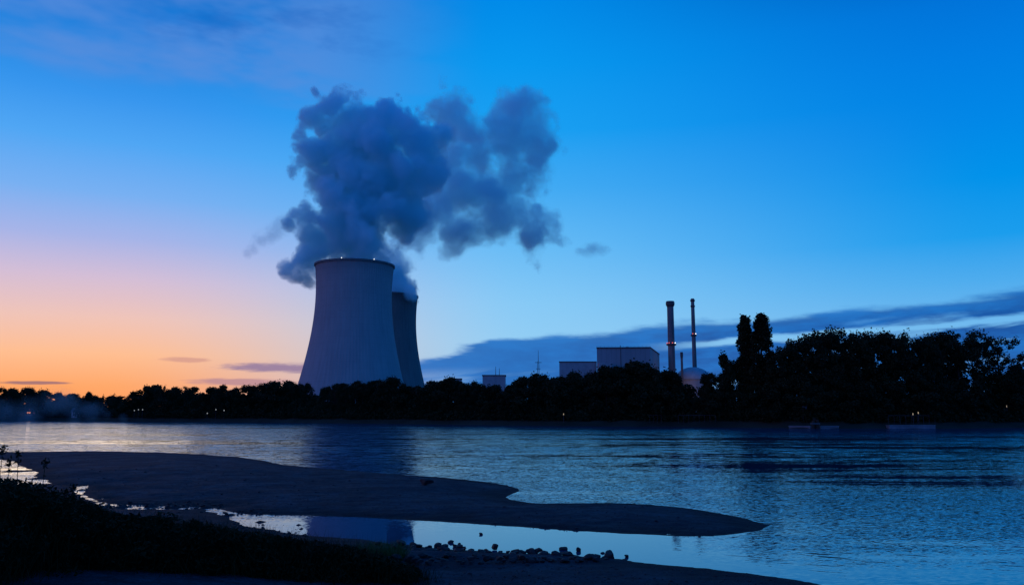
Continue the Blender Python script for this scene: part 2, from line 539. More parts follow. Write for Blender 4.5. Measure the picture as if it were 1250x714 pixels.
M['water'] = material('river_water', base=(0.003, 0.016, 0.034), rough=0.05, build=water_build)
M['lamp_white'] = emit('aviation_light', (0.9, 0.95, 1.0), 2.2)
M['lamp_red'] = emit('red_obstruction_light', (1.0, 0.16, 0.14), 1.0)
M['lamp_warm'] = emit('warm_lamp', (1.0, 0.78, 0.55), 0.4)

# ------------------------------------------------------------------ volumes shaped by a field of blobs
def jhash(kx, ky, kz):
    u = np.uint32
    def rot(x, k):
        return (x << u(k)) | (x >> u(32 - k))
    with np.errstate(over='ignore'):
        init = u((0xdeadbeef + (3 << 2) + 13) & 0xffffffff)
        a, b, c = init + kx, init + ky, init + kz
        c ^= b; c -= rot(b, 14)
        a ^= c; a -= rot(c, 11)
        b ^= a; b -= rot(a, 25)
        c ^= b; c -= rot(b, 16)
        a ^= c; a -= rot(c, 4)
        b ^= a; b -= rot(a, 14)
        c ^= b; c -= rot(b, 24)
    return c

def perlin(p):
    """the Noise texture's own gradient noise, so that a cloud's skin can follow its density"""
    f = np.floor(p)
    i = f.astype(np.int64).astype(np.int32).view(np.uint32)
    X, Y, Z = p[:, 0] - f[:, 0], p[:, 1] - f[:, 1], p[:, 2] - f[:, 2]
    fade = lambda t: t * t * t * (t * (t * 6 - 15) + 10)
    U, V, W = fade(X), fade(Y), fade(Z)
    def grad(dx, dy, dz):
        with np.errstate(over='ignore'):
            h = jhash(i[:, 0] + np.uint32(dx), i[:, 1] + np.uint32(dy), i[:, 2] + np.uint32(dz)) & np.uint32(15)
        x, y, z = X - dx, Y - dy, Z - dz
        uu = np.where(h < 8, x, y)
        vv = np.where(h < 4, y, np.where((h == 12) | (h == 14), x, z))
        return np.where(h & 1, -uu, uu) + np.where(h & 2, -vv, vv)
    L = lambda t, a, b: a + (b - a) * t
    x00 = L(U, grad(0, 0, 0), grad(1, 0, 0))
    x10 = L(U, grad(0, 1, 0), grad(1, 1, 0))
    x01 = L(U, grad(0, 0, 1), grad(1, 0, 1))
    x11 = L(U, grad(0, 1, 1), grad(1, 1, 1))
    return L(W, L(V, x00, x10), L(V, x01, x11)) * 0.9820

def fbm(p, detail, rough):
    s_, a, m = 0.0, 1.0, 0.0
    for k in range(detail + 1):
        s_ = s_ + perlin(p * 2.0 ** k) * a
        m += a
        a *= rough
    return s_ / m * 0.5 + 0.5

def surface_net(Vg, org, h):
    ins = Vg > 0
    nx, ny, nz = Vg.shape
    acc = np.zeros((nx - 1, ny - 1, nz - 1, 3))
    cnt = np.zeros((nx - 1, ny - 1, nz - 1))
    def corner(A, d):
        return A[d[0]:nx - 1 + d[0], d[1]:ny - 1 + d[1], d[2]:nz - 1 + d[2]]
    cs = [(i, j, k) for i in (0, 1) for j in (0, 1) for k in (0, 1)]
    for c in cs:
        for ax in range(3):
            if c[ax] == 0:
                d = list(c); d[ax] = 1
                va, vb = corner(Vg, c), corner(Vg, d)
                x = (va > 0) != (vb > 0)
                t = np.where(x, va / np.where(x, va - vb, 1.0), 0)
                for q in range(3):
                    acc[..., q] += np.where(x, c[q] + (t if q == ax else 0), 0)
                cnt += x
    act = cnt > 0
    idx = -np.ones(act.shape, np.int64)
    idx[act] = np.arange(act.sum())
    base = np.argwhere(act)
    verts = (base + acc[act] / cnt[act][:, None]) * h + org
    quads = []
    for ax in range(3):
        b_, c_ = (ax + 1) % 3, (ax + 2) % 3
        sl0 = [slice(None)] * 3; sl1 = [slice(None)] * 3
        sl0[ax] = slice(0, -1); sl1[ax] = slice(1, None)
        A, B = ins[tuple(sl0)], ins[tuple(sl1)]
        e = np.argwhere(A != B)
        e = e[(e[:, b_] > 0) & (e[:, c_] > 0) & (e[:, b_] < Vg.shape[b_] - 1) & (e[:, c_] < Vg.shape[c_] - 1)]
        flip = A[tuple(e.T)]
        def cell(db, dc):
            f = e.copy(); f[:, b_] += db; f[:, c_] += dc
            return idx[tuple(f.T)]
        q = np.stack([cell(-1, -1), cell(0, -1), cell(0, 0), cell(-1, 0)], 1)
        q[~flip] = q[~flip][:, ::-1]
        quads.append(q)
    return verts, np.concatenate(quads)

SM = 0.55
def smin(a, b, c):
    h = np.maximum(c - np.abs(a - b), 0) / c
    return np.minimum(a, b) - h * h * h * c / 6

def billow(p, octaves, rough):
    s_, a, m = 0.0, 1.0, 0.0
    for k in range(octaves):
        s_ = s_ + np.minimum(1, np.abs(perlin(p * 2.15 ** k + k * 3.7)) * 1.9) * a
        m += a
        a *= rough
    return s_ / m

def cloud(name, blobs, h, nscale, namp, density, width, detail=4, rough=0.55, puffy=False, low=None, erode=0.0, color=(0.62, 0.975, 1.0), aniso=0.25, step=None, ysq=1.0, zsq=1.0):
    """blobs: (px, py, radius_px, Y, weight). Density = field of blobs broken up by noise; the mesh is a hull put around it."""
    C, Rd = [], []
    for px, py, r, Y in blobs:
        C.append(at(px, py, Y)); Rd.append(r * Y / F)
    C, Rd = np.array(C), np.array(Rd)
    base = C.mean(0); base[2] = C[:, 2].min()
    C = C - base
    sq = np.array([1.0, ysq, zsq])
    ext = Rd[:, None] * 1.35 / sq
    lo, hi = (C - ext).min(0) - 2 * h, (C + ext).max(0) + 2 * h
    n = np.ceil((hi - lo) / h).astype(int) + 1
    ax = [lo[i] + h * np.arange(n[i]) for i in range(3)]
    G = np.stack(np.meshgrid(*ax, indexing='ij'), -1).reshape(-1, 3)
    fd = None
    for c, r in zip(C, Rd):
        dd = np.linalg.norm((G - c) * sq, axis=1) / r
        fd = dd if fd is None else smin(fd, dd, SM)
    f = 1 - fd
    near = f > -1.2 * namp - 0.1
    nz = np.zeros(len(G))
    nz[near] = (billow(G[near] * nscale, detail, rough) + 0.55 * (fbm(G[near] * nscale * 1.3, 5, 0.62) - 0.5) if puffy else fbm(G[near] * nscale, detail, rough)) - 0.5
    val = f + 2 * namp * nz - erode + 0.03
    val[~near] = -1
    val = val.reshape(n)
    def grow(seed, allowed):                                  # flood fill
        cnt = -1
        seed = seed & allowed
        while seed.sum() != cnt:
            cnt = seed.sum()
            t_ = seed.copy()
            for a_ in range(3):
                u_ = np.moveaxis(t_, a_, 0); w_ = np.moveaxis(seed, a_, 0)
                u_[1:] |= w_[:-1]; u_[:-1] |= w_[1:]
            seed = t_ & allowed
        return seed
    sd = np.zeros(n, bool)
    for c, r in zip(C, Rd):
        q = np.clip(((c - lo) / h).round().astype(int), 1, n - 2)
        sd[q[0]-1:q[0]+2, q[1]-1:q[1]+2, q[2]-1:q[2]+2] = True
    for a_ in range(3):                                       # round off what is thinner than a cell
        val = (np.roll(val, 1, a_) + 2 * val + np.roll(val, -1, a_)) / 4
    body = grow(sd, val > 0)                                  # no loose scraps
    sd = np.zeros(n, bool); sd[0, 0, 0] = True
    hollow = ~body & ~grow(sd, ~body)                         # no closed hollows
    val = np.where(body, val, np.minimum(val, -0.02))
    val = np.where(hollow, 0.05, val)
    V, Q = surface_net(val, lo, h)
    key = np.sort(Q, 1)
    _u, inv, cn = np.unique(key, axis=0, return_inverse=True, return_counts=True)
    Q = Q[cn[inv.ravel()] == 1]                               # a film one cell thin folds onto itself
    mt = bpy.data.materials.new(name + '_vapour')
    mt.use_nodes = True
    g = NG(mt.node_tree)
    o = g.new('ShaderNodeOutputMaterial')
    p = objpos(g)
    ps = p if ysq == 1.0 and zsq == 1.0 else g.v('MULTIPLY', p, tuple(sq))
    fs = None
    for c, r in zip(C, Rd):
        d = g.v('DISTANCE', ps, tuple(c * sq))
        d = g.m('DIVIDE', d, float(r))
        fs = d if fs is None else g.m('SMOOTH_MIN', fs, d, SM)
    if puffy:
        nn, a_, m_ = None, 1.0, 0.0
        for k in range(detail):
            q = g.noise(g.v('ADD', g.v('SCALE', p, scale=nscale * 2.15 ** k), (k * 3.7,) * 3), 1.0, 0.0, 0.5)
            q = g.m('MULTIPLY', g.m('MULTIPLY', g.m('ABSOLUTE', g.m('MULTIPLY_ADD', q, 2.0, -1.0)), 1.9, clamp=True), a_)
            nn = q if nn is None else g.m('ADD', nn, q)
            m_ += a_
            a_ *= rough
        nn = g.m('DIVIDE', nn, m_)
        nn = g.m('MULTIPLY_ADD', g.m('SUBTRACT', g.noise(p, nscale * 1.3, 5.0, 0.62), 0.5), 0.55, nn)
    else:
        nn = g.noise(p, nscale, float(detail), rough)
    fld = g.m('ADD', g.m('SUBTRACT', 1.0 - erode - namp, fs), g.m('MULTIPLY', nn, 2 * namp))
    den = g.step(fld, 0.0, width, 0.0, density)
    if low:
        sz = g.new('ShaderNodeSeparateXYZ')
        g.put(sz.inputs[0], p)
        den = g.m('MULTIPLY', den, g.step(sz.outputs[2], low[0], low[1], low[2], 1.0))
    pv = g.new('ShaderNodeVolumePrincipled')
    pv.inputs['Color'].default_value = tuple(color) + (1,)
    pv.inputs['Anisotropy'].default_value = aniso
    g.put(pv.inputs['Density'], den)
    g.put(o.inputs['Volume'], pv.outputs[0])
    # added near-clear shell that gives the volume a surface; real vapour has none
    tr = g.new('ShaderNodeBsdfTransparent')
    g.put(tr.inputs['Color'], g.mix(g.step(nn, 0.3, 0.7), (0.985, 0.985, 0.985, 1), (1, 1, 1, 1)))
    g.put(o.inputs['Surface'], tr.outputs[0])
    if step:
        mt.cycles.volume_step_rate = step
    ob = obj(name, np_mesh(name, V, Q, mt, True, False), None, tuple(base))
    dims = hi - lo
    print('CLOUD', name, 'verts', len(V), 'dims', dims.round(), 'auto step', dims.min() / 10)
    return ob

# ------------------------------------------------------------------ river, far land, near land
def strip_grid(xs, ys, Z, name, mat, smooth=True):
    nx, ny = len(xs), len(ys)
    X, Y = np.meshgrid(xs, ys, indexing='ij')
    V = np.stack([X, Y, Z], -1).reshape(-1, 3)
    i, j = np.meshgrid(np.arange(nx - 1), np.arange(ny - 1), indexing='ij')
    a = (i * ny + j).ravel()
    Q = np.stack([a, a + ny, a + ny + 1, a + 1], 1)
    return obj(name, np_mesh(name, V, Q, mat, smooth))

tag(MB().add([(-2500, -80, 0), (2500, -80, 0), (2500, 1200, 0), (-2500, 1200, 0)], [(0, 1, 2, 3)]).build('river_water', M['water']), kind='structure')

SHORE_PX = [(0, 514), (40, 513.4), (80, 513.8), (150, 514.5), (300, 515.6), (450, 517), (600, 519), (690, 520), (800, 520.5), (900, 521.5), (1000, 523), (1150, 523), (1250, 522)]
SH = np.array([on_plane(*p)[:2] for p in SHORE_PX])
SHX = np.concatenate([[-2400, -900, -420], SH[:, 0], [220, 700, 2400]])
SHY = np.concatenate([[900, 560, 440], SH[:, 1], [250, 420, 700]])
def shore_y(x):
    return np.interp(x, SHX, SHY)
OFF = np.array([-14, -4, 0, 3, 7, 12, 20, 45, 120, 300, 900, 3000, 9000.0])
OZ = np.array([-1.5, -0.5, 0.05, 0.7, 1.8, 2.4, 2.7, 2.9, 3.0, 3.0, 3.0, 3.0, 3.0])
def far_z(x, y):
    return float(np.interp(y - shore_y(x), OFF, OZ))
fx = np.concatenate([np.linspace(-2400, -440, 15), np.arange(-420, 300, 4.0), np.linspace(310, 2400, 16)])
FV = np.zeros((len(fx), len(OFF), 3))
for i, x in enumerate(fx):
    wob = RNG.normal(size=len(OFF)) * np.array([0, 0.5, 0.8, 0.6, 0.6, 0.5, 0.5, 0, 0, 0, 0, 0, 0])
    FV[i, :, 0] = x
    FV[i, :, 1] = shore_y(x) + OFF + wob
    FV[i, :, 2] = OZ + RNG.normal(size=len(OFF)) * np.array([0, 0, 0, 0.12, 0.2, 0.15, 0.1, 0, 0, 0, 0, 0, 0])
ny = len(OFF)
ii, jj = np.meshgrid(np.arange(len(fx) - 1), np.arange(ny - 1), indexing='ij')
aa = (ii * ny + jj).ravel()
tag(obj('far_bank_ground', np_mesh('far_bank_ground', FV.reshape(-1, 3), np.stack([aa, aa + ny, aa + ny + 1, aa + 1], 1), M['soil'])), kind='structure')

BAR_PX = [(-160, 557), (-60, 554.5), (0, 553), (60, 551.4), (150, 551), (230, 553.5), (290, 557.5), (325, 562.5), (338, 565.5), (345, 567),
          (380, 570), (430, 574.5), (490, 579.5), (540, 582.5), (600, 588.5), (626, 594), (637, 597.5), (626, 602), (618, 606), (622, 609),
          (640, 612.5), (656, 614.2), (690, 614), (740, 613.6), (790, 615.2), (840, 620), (880, 626.5), (912, 633), (940, 641),
          (925, 648), (880, 653.5), (840, 654.5), (760, 651), (700, 647.5), (620, 642), (560, 638), (504, 634.8), (440, 631), (378, 629), (340, 628.5),
          (300, 627.5), (276, 623.5), (262, 620), (240, 617.6), (215, 616.8), (160, 616.2), (132, 615), (118, 611), (101, 603), (104, 598), (108, 592.5), (90, 594.5),
          (62, 591), (56, 585), (40, 581), (48, 576.5), (24, 569), (18, 563), (0, 560.5), (-60, 561), (-160, 563)]
NEAR_PX = [(-300, 585), (-60, 588), (20, 592), (56, 590), (84, 592.5), (93, 594.5), (91, 600), (98, 604.5), (116, 613), (128, 617), (145, 620.2), (160, 621.2), (215, 621.4), (236, 620.8), (248, 620.6), (262, 626), (280, 632), (300, 641),
           (350, 650), (378, 653.5), (440, 658), (480, 663), (530, 668.5), (600, 673.5), (700, 680.5), (740, 683), (768, 686), (830, 690.5), (900, 697.5), (960, 706), (1010, 715),
           (1100, 737), (1250, 775), (1400, 810)]
BAR = np.array([on_plane(*p)[:2] for p in BAR_PX])
NEAR = np.concatenate([[on_plane(*p)[:2] for p in NEAR_PX], [[40, 4], [90, -10], [90, -80], [-90, -80], [-90, 40]]])

def sdf(P, poly):
    d = np.full(len(P), 1e9)
    ins = np.zeros(len(P), bool)
    m = len(poly)
    for k in range(m):
        a, b = poly[k], poly[(k + 1) % m]
        e = b - a
        t = np.clip(((P - a) @ e) / (e @ e), 0, 1)
        d = np.minimum(d, np.linalg.norm(P - a - t[:, None] * e, axis=1))
        cond = (a[1] > P[:, 1]) != (b[1] > P[:, 1])
        xi = (b[0] - a[0]) * (P[:, 1] - a[1]) / (b[1] - a[1] + 1e-12) + a[0]
        ins ^= cond & (P[:, 0] < xi)
    return np.where(ins, d, -d)

gxs = np.concatenate([np.arange(-90, -26, 0.8), np.arange(-26, 20, 0.16), np.arange(20, 90, 0.8)])
gys = np.concatenate([np.arange(-80, 14, 1.0), np.arange(14, 56, 0.16), np.arange(56, 130, 0.6)])
GX, GY = np.meshgrid(gxs, gys, indexing='ij')
P2 = np.stack([GX.ravel(), GY.ravel()], 1)
P3 = np.concatenate([P2, np.zeros((len(P2), 1))], 1)
wobble = (fbm(P3 * 0.9, 4, 0.7) - 0.5)
ripple = (fbm(P3 * 0.35 + 7.7, 3, 0.55) - 0.5)
dist_w = np.clip(P2[:, 1] / 60.0, 0.3, 1.4)
s_bar = sdf(P2, BAR) + wobble * 0.8 * dist_w
s_near = sdf(P2, NEAR) + wobble * 0.8
z_bar = np.where(s_bar > 0, 0.30 * (1 - np.exp(-s_bar * 0.30)), np.maximum(s_bar * 0.10, -0.8))
rough_ = fbm(P3 * np.array([1.2, 2.6, 1.0]) + 3.3, 4, 0.65) - 0.5
z_bar = z_bar + np.where(s_bar > 0.3, ripple * 0.16 + rough_ * 0.16, 0)
z_near = np.where(s_near > 0, 0.12 * (1 - np.exp(-s_near * 0.9)), np.maximum(s_near * 0.15, -0.8))
climb = np.clip((17.5 - P2[:, 1]) / 17.5, 0, 1.3)
z_near = z_near + np.where(s_near > 0, 2.0 * climb ** 1.2, 0) + np.where(s_near > 0.5, ripple * 0.08 + rough_ * 0.09, 0)
# low swell under the thicket on the left
mound = np.clip((-1.5 - P2[:, 0]) / 12.0, 0, 1) * np.clip(1 - np.abs(P2[:, 1] - 17.5) / 6.0, 0, 1)
z_near = z_near + np.where(s_near > 0, mound * 1.0 * np.clip(s_near / 2, 0, 1), 0)
# low ridge that carries the jetty stones
ja, jb = on_plane(470, 682)[:2], on_plane(752, 683)[:2]
ev = jb - ja
tj = np.clip(((P2 - ja) @ ev) / (ev @ ev), 0, 1)
dj = np.linalg.norm(P2 - ja - tj[:, None] * ev, axis=1)
z_near = z_near + 0.12 * np.exp(-(dj / 0.55) ** 2) * (1 - 0.5 * tj)
zz = np.maximum(z_bar, z_near)
for px, py, wx, hh_ in ((150, 619, .28, .11), (186, 618, .25, .1), (214, 619.4, .3, .12), (252, 619.5, .25, .1), (281, 628.5, .22, .08), (318, 637, .2, .07),
                       (20, 575, .7, .12), (44, 584, .5, .12), (100, 598, .2, .08)):
    c_ = on_plane(px, py)
    zz = np.maximum(zz, (hh_ + 0.05) * np.exp(-((P2[:, 0] - c_[0]) / wx) ** 2 - ((P2[:, 1] - c_[1]) / (wx * 1.3)) ** 2) - 0.05 + wobble * 0.04)
ground = strip_grid(gxs, gys, zz.reshape(GX.shape), 'ground', M['sand'])
tag(ground, kind='structure')
Zg = zz.reshape(GX.shape)
def near_z(x, y):
    i = int(np.clip(np.searchsorted(gxs, x), 1, len(gxs) - 1)); j = int(np.clip(np.searchsorted(gys, y), 1, len(gys) - 1))
    return float(Zg[i, j])

# ------------------------------------------------------------------ cooling towers
TOWER_H = 145.8
def tower_r(z):
    return 36.7 * math.sqrt(1 + ((z - 117.0) / 94.0) ** 2)

def cooling_tower(cx, Y, label, mat, light_px):
    t = empty('cooling_tower', (cx, Y, 2.9))
    tag(t, label, 'cooling tower', 'pair of cooling towers')
    n = 288
    prof = [(tower_r(z), z) for z in np.linspace(0, TOWER_H - 1.6, 60)]
    mb = MB()
    prof2 = prof + [(tower_r(z) - 0.9, z) for z in np.linspace(TOWER_H - 1.6, 0, 30)]
    mb.lathe(prof2, n, closed=True)
    V = np.array(mb.V)
    k = np.arange(len(V)) % n
    rib = np.where(k % 3 == 0, 0.18, 0.0)                                   # slim vertical ribs cast on the shell
    rr = np.linalg.norm(V[:, :2], axis=1)
    outer = np.arange(len(V)) < 60 * n
    V[:, :2] *= (1 + np.where(outer, rib, 0) / rr)[:, None]
    mb.V = [tuple(v) for v in V]
    mb.build('shell', mat, t)
    rt = tower_r(TOWER_H)
    MB().lathe([(rt + 0.9, TOWER_H - 1.9), (rt + 1.0, TOWER_H), (rt - 1.1, TOWER_H), (rt - 1.0, TOWER_H - 1.6), (rt - 0.2, TOWER_H - 1.7)], n, closed=True).build('rim', M['rim'], t)
    for lp in light_px:
        x = (lp - 625) / F * (Y - rt) * 1.03 - cx
        x = max(-rt * 0.97, min(rt * 0.97, x))
        y = -math.sqrt(rt * rt - x * x)
        MB().lathe([(0.05, 0), (0.42, 0.2), (0.42, 0.7), (0.05, 0.9)], 8, c=(x, y, TOWER_H + 0.02)).build('warning_light', M['lamp_white'], t)
    return t

cooling_tower(-155.8, 800.0, 'pale ribbed concrete cooling tower, the nearer and larger one with wide steaming mouth', M['concrete'], (419.5, 457))
cooling_tower(-156.6, 1015.0, 'shaded concrete cooling tower half hidden behind the larger one', M['concrete_shaded'], (479, 503))

# ------------------------------------------------------------------ power station buildings and stacks
def span(px0, px1, Y):
    return (px0 - 625) / F * Y * 1.0, (px1 - 625) / F * Y
GZ = 2.95
def zat(px, py, Y):
    return at(px, py, Y)[2]
def xat(px, py, Y):
    return at(px, py, Y)[0]

Yb = 640.0
hall = empty('reactor_hall', (xat(750, 430, Yb), Yb, GZ))
tag(hall, 'tall grey windowless hall with flat roof and lower wing left of the chimneys', 'building')
hx = hall.location.x
x0, xc = xat(728.7, 440, Yb), xat(793, 440, Yb)
top = zat(760, 425.5, Yb) - GZ
xl0 = xat(683, 450, Yb)
ltop = zat(700, 442, Yb) - GZ
# the hall stands turned so that its right end wall shows
depth = 70.0
x1b = xat(805, 440, Yb + depth)
def prism(pts, z0, z1):
    n_ = len(pts)
    vs_ = [(x, y, z0) for x, y in pts] + [(x, y, z1) for x, y in pts]
    fs = [tuple(range(n_))[::-1], tuple(range(n_, 2 * n_))] + [(i, (i + 1) % n_, n_ + (i + 1) % n_, n_ + i) for i in range(n_)]
    return vs_, fs
def to_l(pts):
    return [(x - hx, y - Yb) for x, y in pts]
tall_pts = to_l([(x0, Yb), (xc, Yb - 4), (x1b, Yb + depth), (x0 + 14, Yb + depth)])
MB().add(*prism(tall_pts, 0, top)).build('wall', M['cladding'], hall)
cxm = sum(p[0] for p in tall_pts) / 4; cym = sum(p[1] for p in tall_pts) / 4
MB().add(*prism([(cxm + (x - cxm) * 1.012, cym + (y - cym) * 1.012) for x, y in tall_pts], top, top + 1.1)).build('roof', M['roofing'], hall)
wing_pts = to_l([(xl0, Yb + 2), (x0 - 0.05, Yb + 2), (x0 - 0.05, Yb + 40), (xl0 + 8, Yb + 40)])
MB().add(*prism(wing_pts, 0, ltop)).build('wing', M['pale'], hall)
cxm = sum(p[0] for p in wing_pts) / 4; cym = sum(p[1] for p in wing_pts) / 4
MB().add(*prism([(cxm + (x - cxm) * 1.0 + (-.4 if x < cxm else 0), cym + (y - cym) * 1.02) for x, y in wing_pts], ltop, ltop + 0.8)).build('wing_roof', M['roofing'], hall)
for vx, vy, vs_ in ((-10, 18, 3.0), (2, 26, 2.2), (12, 14, 2.6)):
    MB().box((vx, vy, top + 1.1 + 0.7), (vs_, vs_ * 1.2, 1.4)).build('roof_vent', M['steel'], hall)
rl_ = MB()
(ra, rb_) = tall_pts[0], tall_pts[1]
for k in range(15):
    f = k / 14
    rl_.tube([(ra[0] + (rb_[0] - ra[0]) * f, ra[1] + (rb_[1] - ra[1]) * f + 0.4, top + 0.9), (ra[0] + (rb_[0] - ra[0]) * f, ra[1] + (rb_[1] - ra[1]) * f + 0.4, top + 2.2)], [0.06, 0.06], 4)
rl_.tube([(ra[0], ra[1] + 0.4, top + 2.2), (rb_[0], rb_[1] + 0.4, top + 2.2)], [0.07, 0.07], 4)
rl_.build('roof_railing', M['steel'], hall)
# front annexe at the foot of the hall
an = to_l([(x0 - 0.0, Yb - 14), (xat(747, 445, Yb - 14), Yb - 14), (xat(747, 445, Yb - 14), Yb - 4.1), (x0, Yb - 0.9)])
MB().add(*prism(an, 0, zat(740, 442.5, Yb - 14) - GZ)).build('annexe', M['pale'], hall)
seam = MB()
for k in range(1, 11):
    tx = k / 11.0
    ax_, ay_ = tall_pts[0][0] + (tall_pts[1][0] - tall_pts[0][0]) * tx, tall_pts[0][1] + (tall_pts[1][1] - tall_pts[0][1]) * tx
    seam.box((ax_, ay_ + 0.0, top / 2), (0.06, 0.10, top - 0.4))
seam.build('wall_seam', M['steel'], hall)
ma = xat(757, 440, Yb) - hx
MB().tube([(ma, -4.0, 0), (ma, -4.0, top + 2.2)], [0.35, 0.25], 8).build('lightning_rod', M['steel'], hall)

# small flat building with antennas on the left
Ys = 560.0
sx0, sx1 = xat(589, 465, Ys), xat(617, 465, Ys)
sb = empty('flat_roofed_building', ((sx0 + sx1) / 2, Ys, GZ))
tag(sb, 'small pale flat-roofed building with antennas, between rear tower and lattice mast', 'building')
st_ = zat(600, 458.5, Ys) - GZ
sw = sx1 - sx0
MB().box((0, 10, st_ / 2), (sw, 20, st_)).build('wall', M['pale'], sb)
MB().box((0, 10, st_ + 0.3), (sw + 0.8, 20.8, 0.6)).build('roof', M['roofing'], sb)
for axp, ayp in ((605, 447), (609.5, 449)):
    xx = xat(axp, ayp, Ys) - sb.location.x
    MB().tube([(xx, 3, st_ + 0.6), (xx, 3, zat(axp, ayp, Ys) - GZ)], [0.22, 0.12], 6).build('antenna', M['steel'], sb)
# roof edge that just shows beside the rear tower
Yk = 600.0
k0 = xat(555, 465, Yk); k1 = xat(563, 465, Yk)
kb = empty('pump_house', ((k0 + k1) / 2, Yk, GZ))
tag(kb, 'small grey box building just right of the rear cooling tower', 'building')
kt = zat(560, 462.5, Yk) - GZ
MB().box((0, 4, kt / 2), (k1 - k0, 8, kt)).build('wall', M['cladding'], kb)
MB().box((0, 4, kt + 0.25), (k1 - k0 + 0.6, 8.6, 0.5)).build('roof', M['roofing'], kb)

# lattice mast
Ym = 600.0
mx, mt_ = xat(657, 428, Ym), zat(657, 427, Ym) - GZ
mast = empty('lattice_mast', (mx, Ym, GZ))
tag(mast, 'thin dark lattice mast rising above the trees left of the hall', 'mast')
fr = MB()
hb = mt_ * 0.82
leg_at = lambda sx, sy, z: (sx * (1.5 - 1.05 * z / hb), sy * (1.5 - 1.05 * z / hb), z)
for sx in (-1, 1):
    for sy in (-1, 1):
        fr.tube([leg_at(sx, sy, 0), leg_at(sx, sy, hb)], [0.16, 0.12], 5)
nb_ = 12
for k in range(nb_):
    za, zb = hb * k / nb_, hb * (k + 1) / nb_
    for (p, q) in (((-1, -1), (1, -1)), ((1, -1), (1, 1)), ((1, 1), (-1, 1)), ((-1, 1), (-1, -1))):
        fr.tube([leg_at(*p, za), leg_at(*q, zb)], [0.07, 0.07], 4)
        fr.tube([leg_at(*p, zb), leg_at(*q, zb)], [0.07, 0.07], 4)
fr.build('lattice_frame', M['steel'], mast)
MB().tube([(0, 0, hb), (0, 0, mt_)], [0.22, 0.10], 6).build('antenna', M['steel'], mast)
for z, L in ((hb * 0.98, 2.4), (hb * 0.86, 1.6)):
    MB().box((0, 0, z), (L * 2, 0.35, 0.35)).build('crossarm', M['steel'], mast)

def chimney(name, px, ytop, Y, r_top, r_bot, label, rings, lights, cap):
    x = xat(px, ytop, Y)
    H = zat(px, ytop, Y) - GZ
    t = empty(name, (x, Y, GZ))
    tag(t, label, 'chimney')
    prof = [(r_bot + (r_top - r_bot) * k / 20, H * k / 20) for k in range(21)]
    MB().lathe(prof, 28).build('shaft', M['stack'], t, smooth=False)
    if cap:
        MB().lathe([(r_top + 0.02, H - 4.2), (r_top + cap, H - 2.2), (r_top + cap, H - 0.2), (r_top + cap * 0.55, H + 0.9), (r_top * 0.75, H + 0.9), (r_top * 0.7, H - 1.0)], 28).build('cap', M['steel'], t)
    for yr, wd in rings:
        z = zat(px, yr, Y) - GZ
        rl = r_bot + (r_top - r_bot) * z / H
        ring = MB().lathe([(rl + 0.02, z - 0.9), (rl + wd, z - 0.3), (rl + wd, z + 0.9), (rl + 0.02, z + 0.9)], 28).build('platform', M['steel'], t)
        for a in lights.get(yr, ()):
            col_ = M['lamp_red'] if a[1] == 'r' else M['lamp_white']
            MB().lathe([(0.03, 0), (0.42, 0.2), (0.42, 0.7), (0.03, 0.95)], 8, c=((rl + wd * 0.7) * math.cos(a[0]), (rl + wd * 0.7) * math.sin(a[0]), z + 0.93)).build('obstruction_light', col_, ring)
    ld = MB()
    for s_ in (-0.35, 0.35):
        ld.box((r_bot * 0.3 + s_, -r_bot - 0.15, H * 0.45), (0.12, 0.12, H * 0.8))
    ld.build('ladder', M['steel'], t)
    return t

chimney('exhaust_chimney', 818, 369.0, 700.0, 2.75, 3.1, 'thick dark exhaust chimney with wide cap and red lights halfway up', [(420.8, 1.3)], {420.8: [(R(-130), 'r'), (R(-85), 'r'), (R(-40), 'w'), (R(-170), 'r')]}, 1.0)
chimney('exhaust_chimney', 845.3, 364.5, 720.0, 1.5, 2.15, 'slender taller chimney with thin collars standing behind the dome', [(367.2, 0.55), (374, 0.4), (409.5, 0.9)], {409.5: [(R(-120), 'r'), (R(-50), 'w')]}, 0)
chimney('vent_stack', 832, 431.0, 690.0, 0.95, 1.05, 'short thin vent pipe between the two tall chimneys', [], {}, 0.25)

Yd = 690.0
dx = xat(850, 450, Yd)
dome = empty('reactor_dome', (dx, Yd + 14, GZ))
tag(dome, 'pale rounded reactor dome partly hidden by trees below the slender chimney', 'reactor building')
RD = 15.0
ztop = zat(850, 448, Yd + 14) - GZ
zc = ztop - RD * 0.72
MB().lathe([(RD * math.cos(a), zc + RD * 0.72 * math.sin(a)) for a in np.linspace(0, math.pi / 2, 24)][:-1] + [(0.0, ztop)], 64).build('dome_roof', M['dome'], dome, smooth=True)
MB().lathe([(RD - 0.3, 0), (RD - 0.3, zc - 0.4), (RD + 0.5, zc - 0.4), (RD + 0.5, zc)], 64).build('wall', M['pale'], dome)

# floodlight by the dome: the photograph shows its warm glow on the walls
fl = empty('floodlight_mast', (xat(836, 470, 668), 668, GZ))
tag(fl, 'yard floodlight mast in front of the reactor dome, lighting it warm orange', 'floodlight')
fh = zat(836, 474, 668) - GZ
MB().tube([(0, 0, 0), (0, 0, fh)], [0.2, 0.12], 8).build('pole', M['steel'], fl)
MB().box((0, 0.3, fh + 0.25), (1.4, 0.5, 0.5)).build('lamp_head', M['lamp_warm'], fl)
pl = bpy.data.lights.new('floodlight_glow', 'POINT')
pl.energy = 2600.0
pl.color = (1.0, 0.52, 0.26)
pl.shadow_soft_size = 0.6
plo = bpy.data.objects.new('floodlight_glow', pl)
COL.objects.link(plo)
plo.parent = fl
plo.location = (0, 1.2, fh + 0.2)

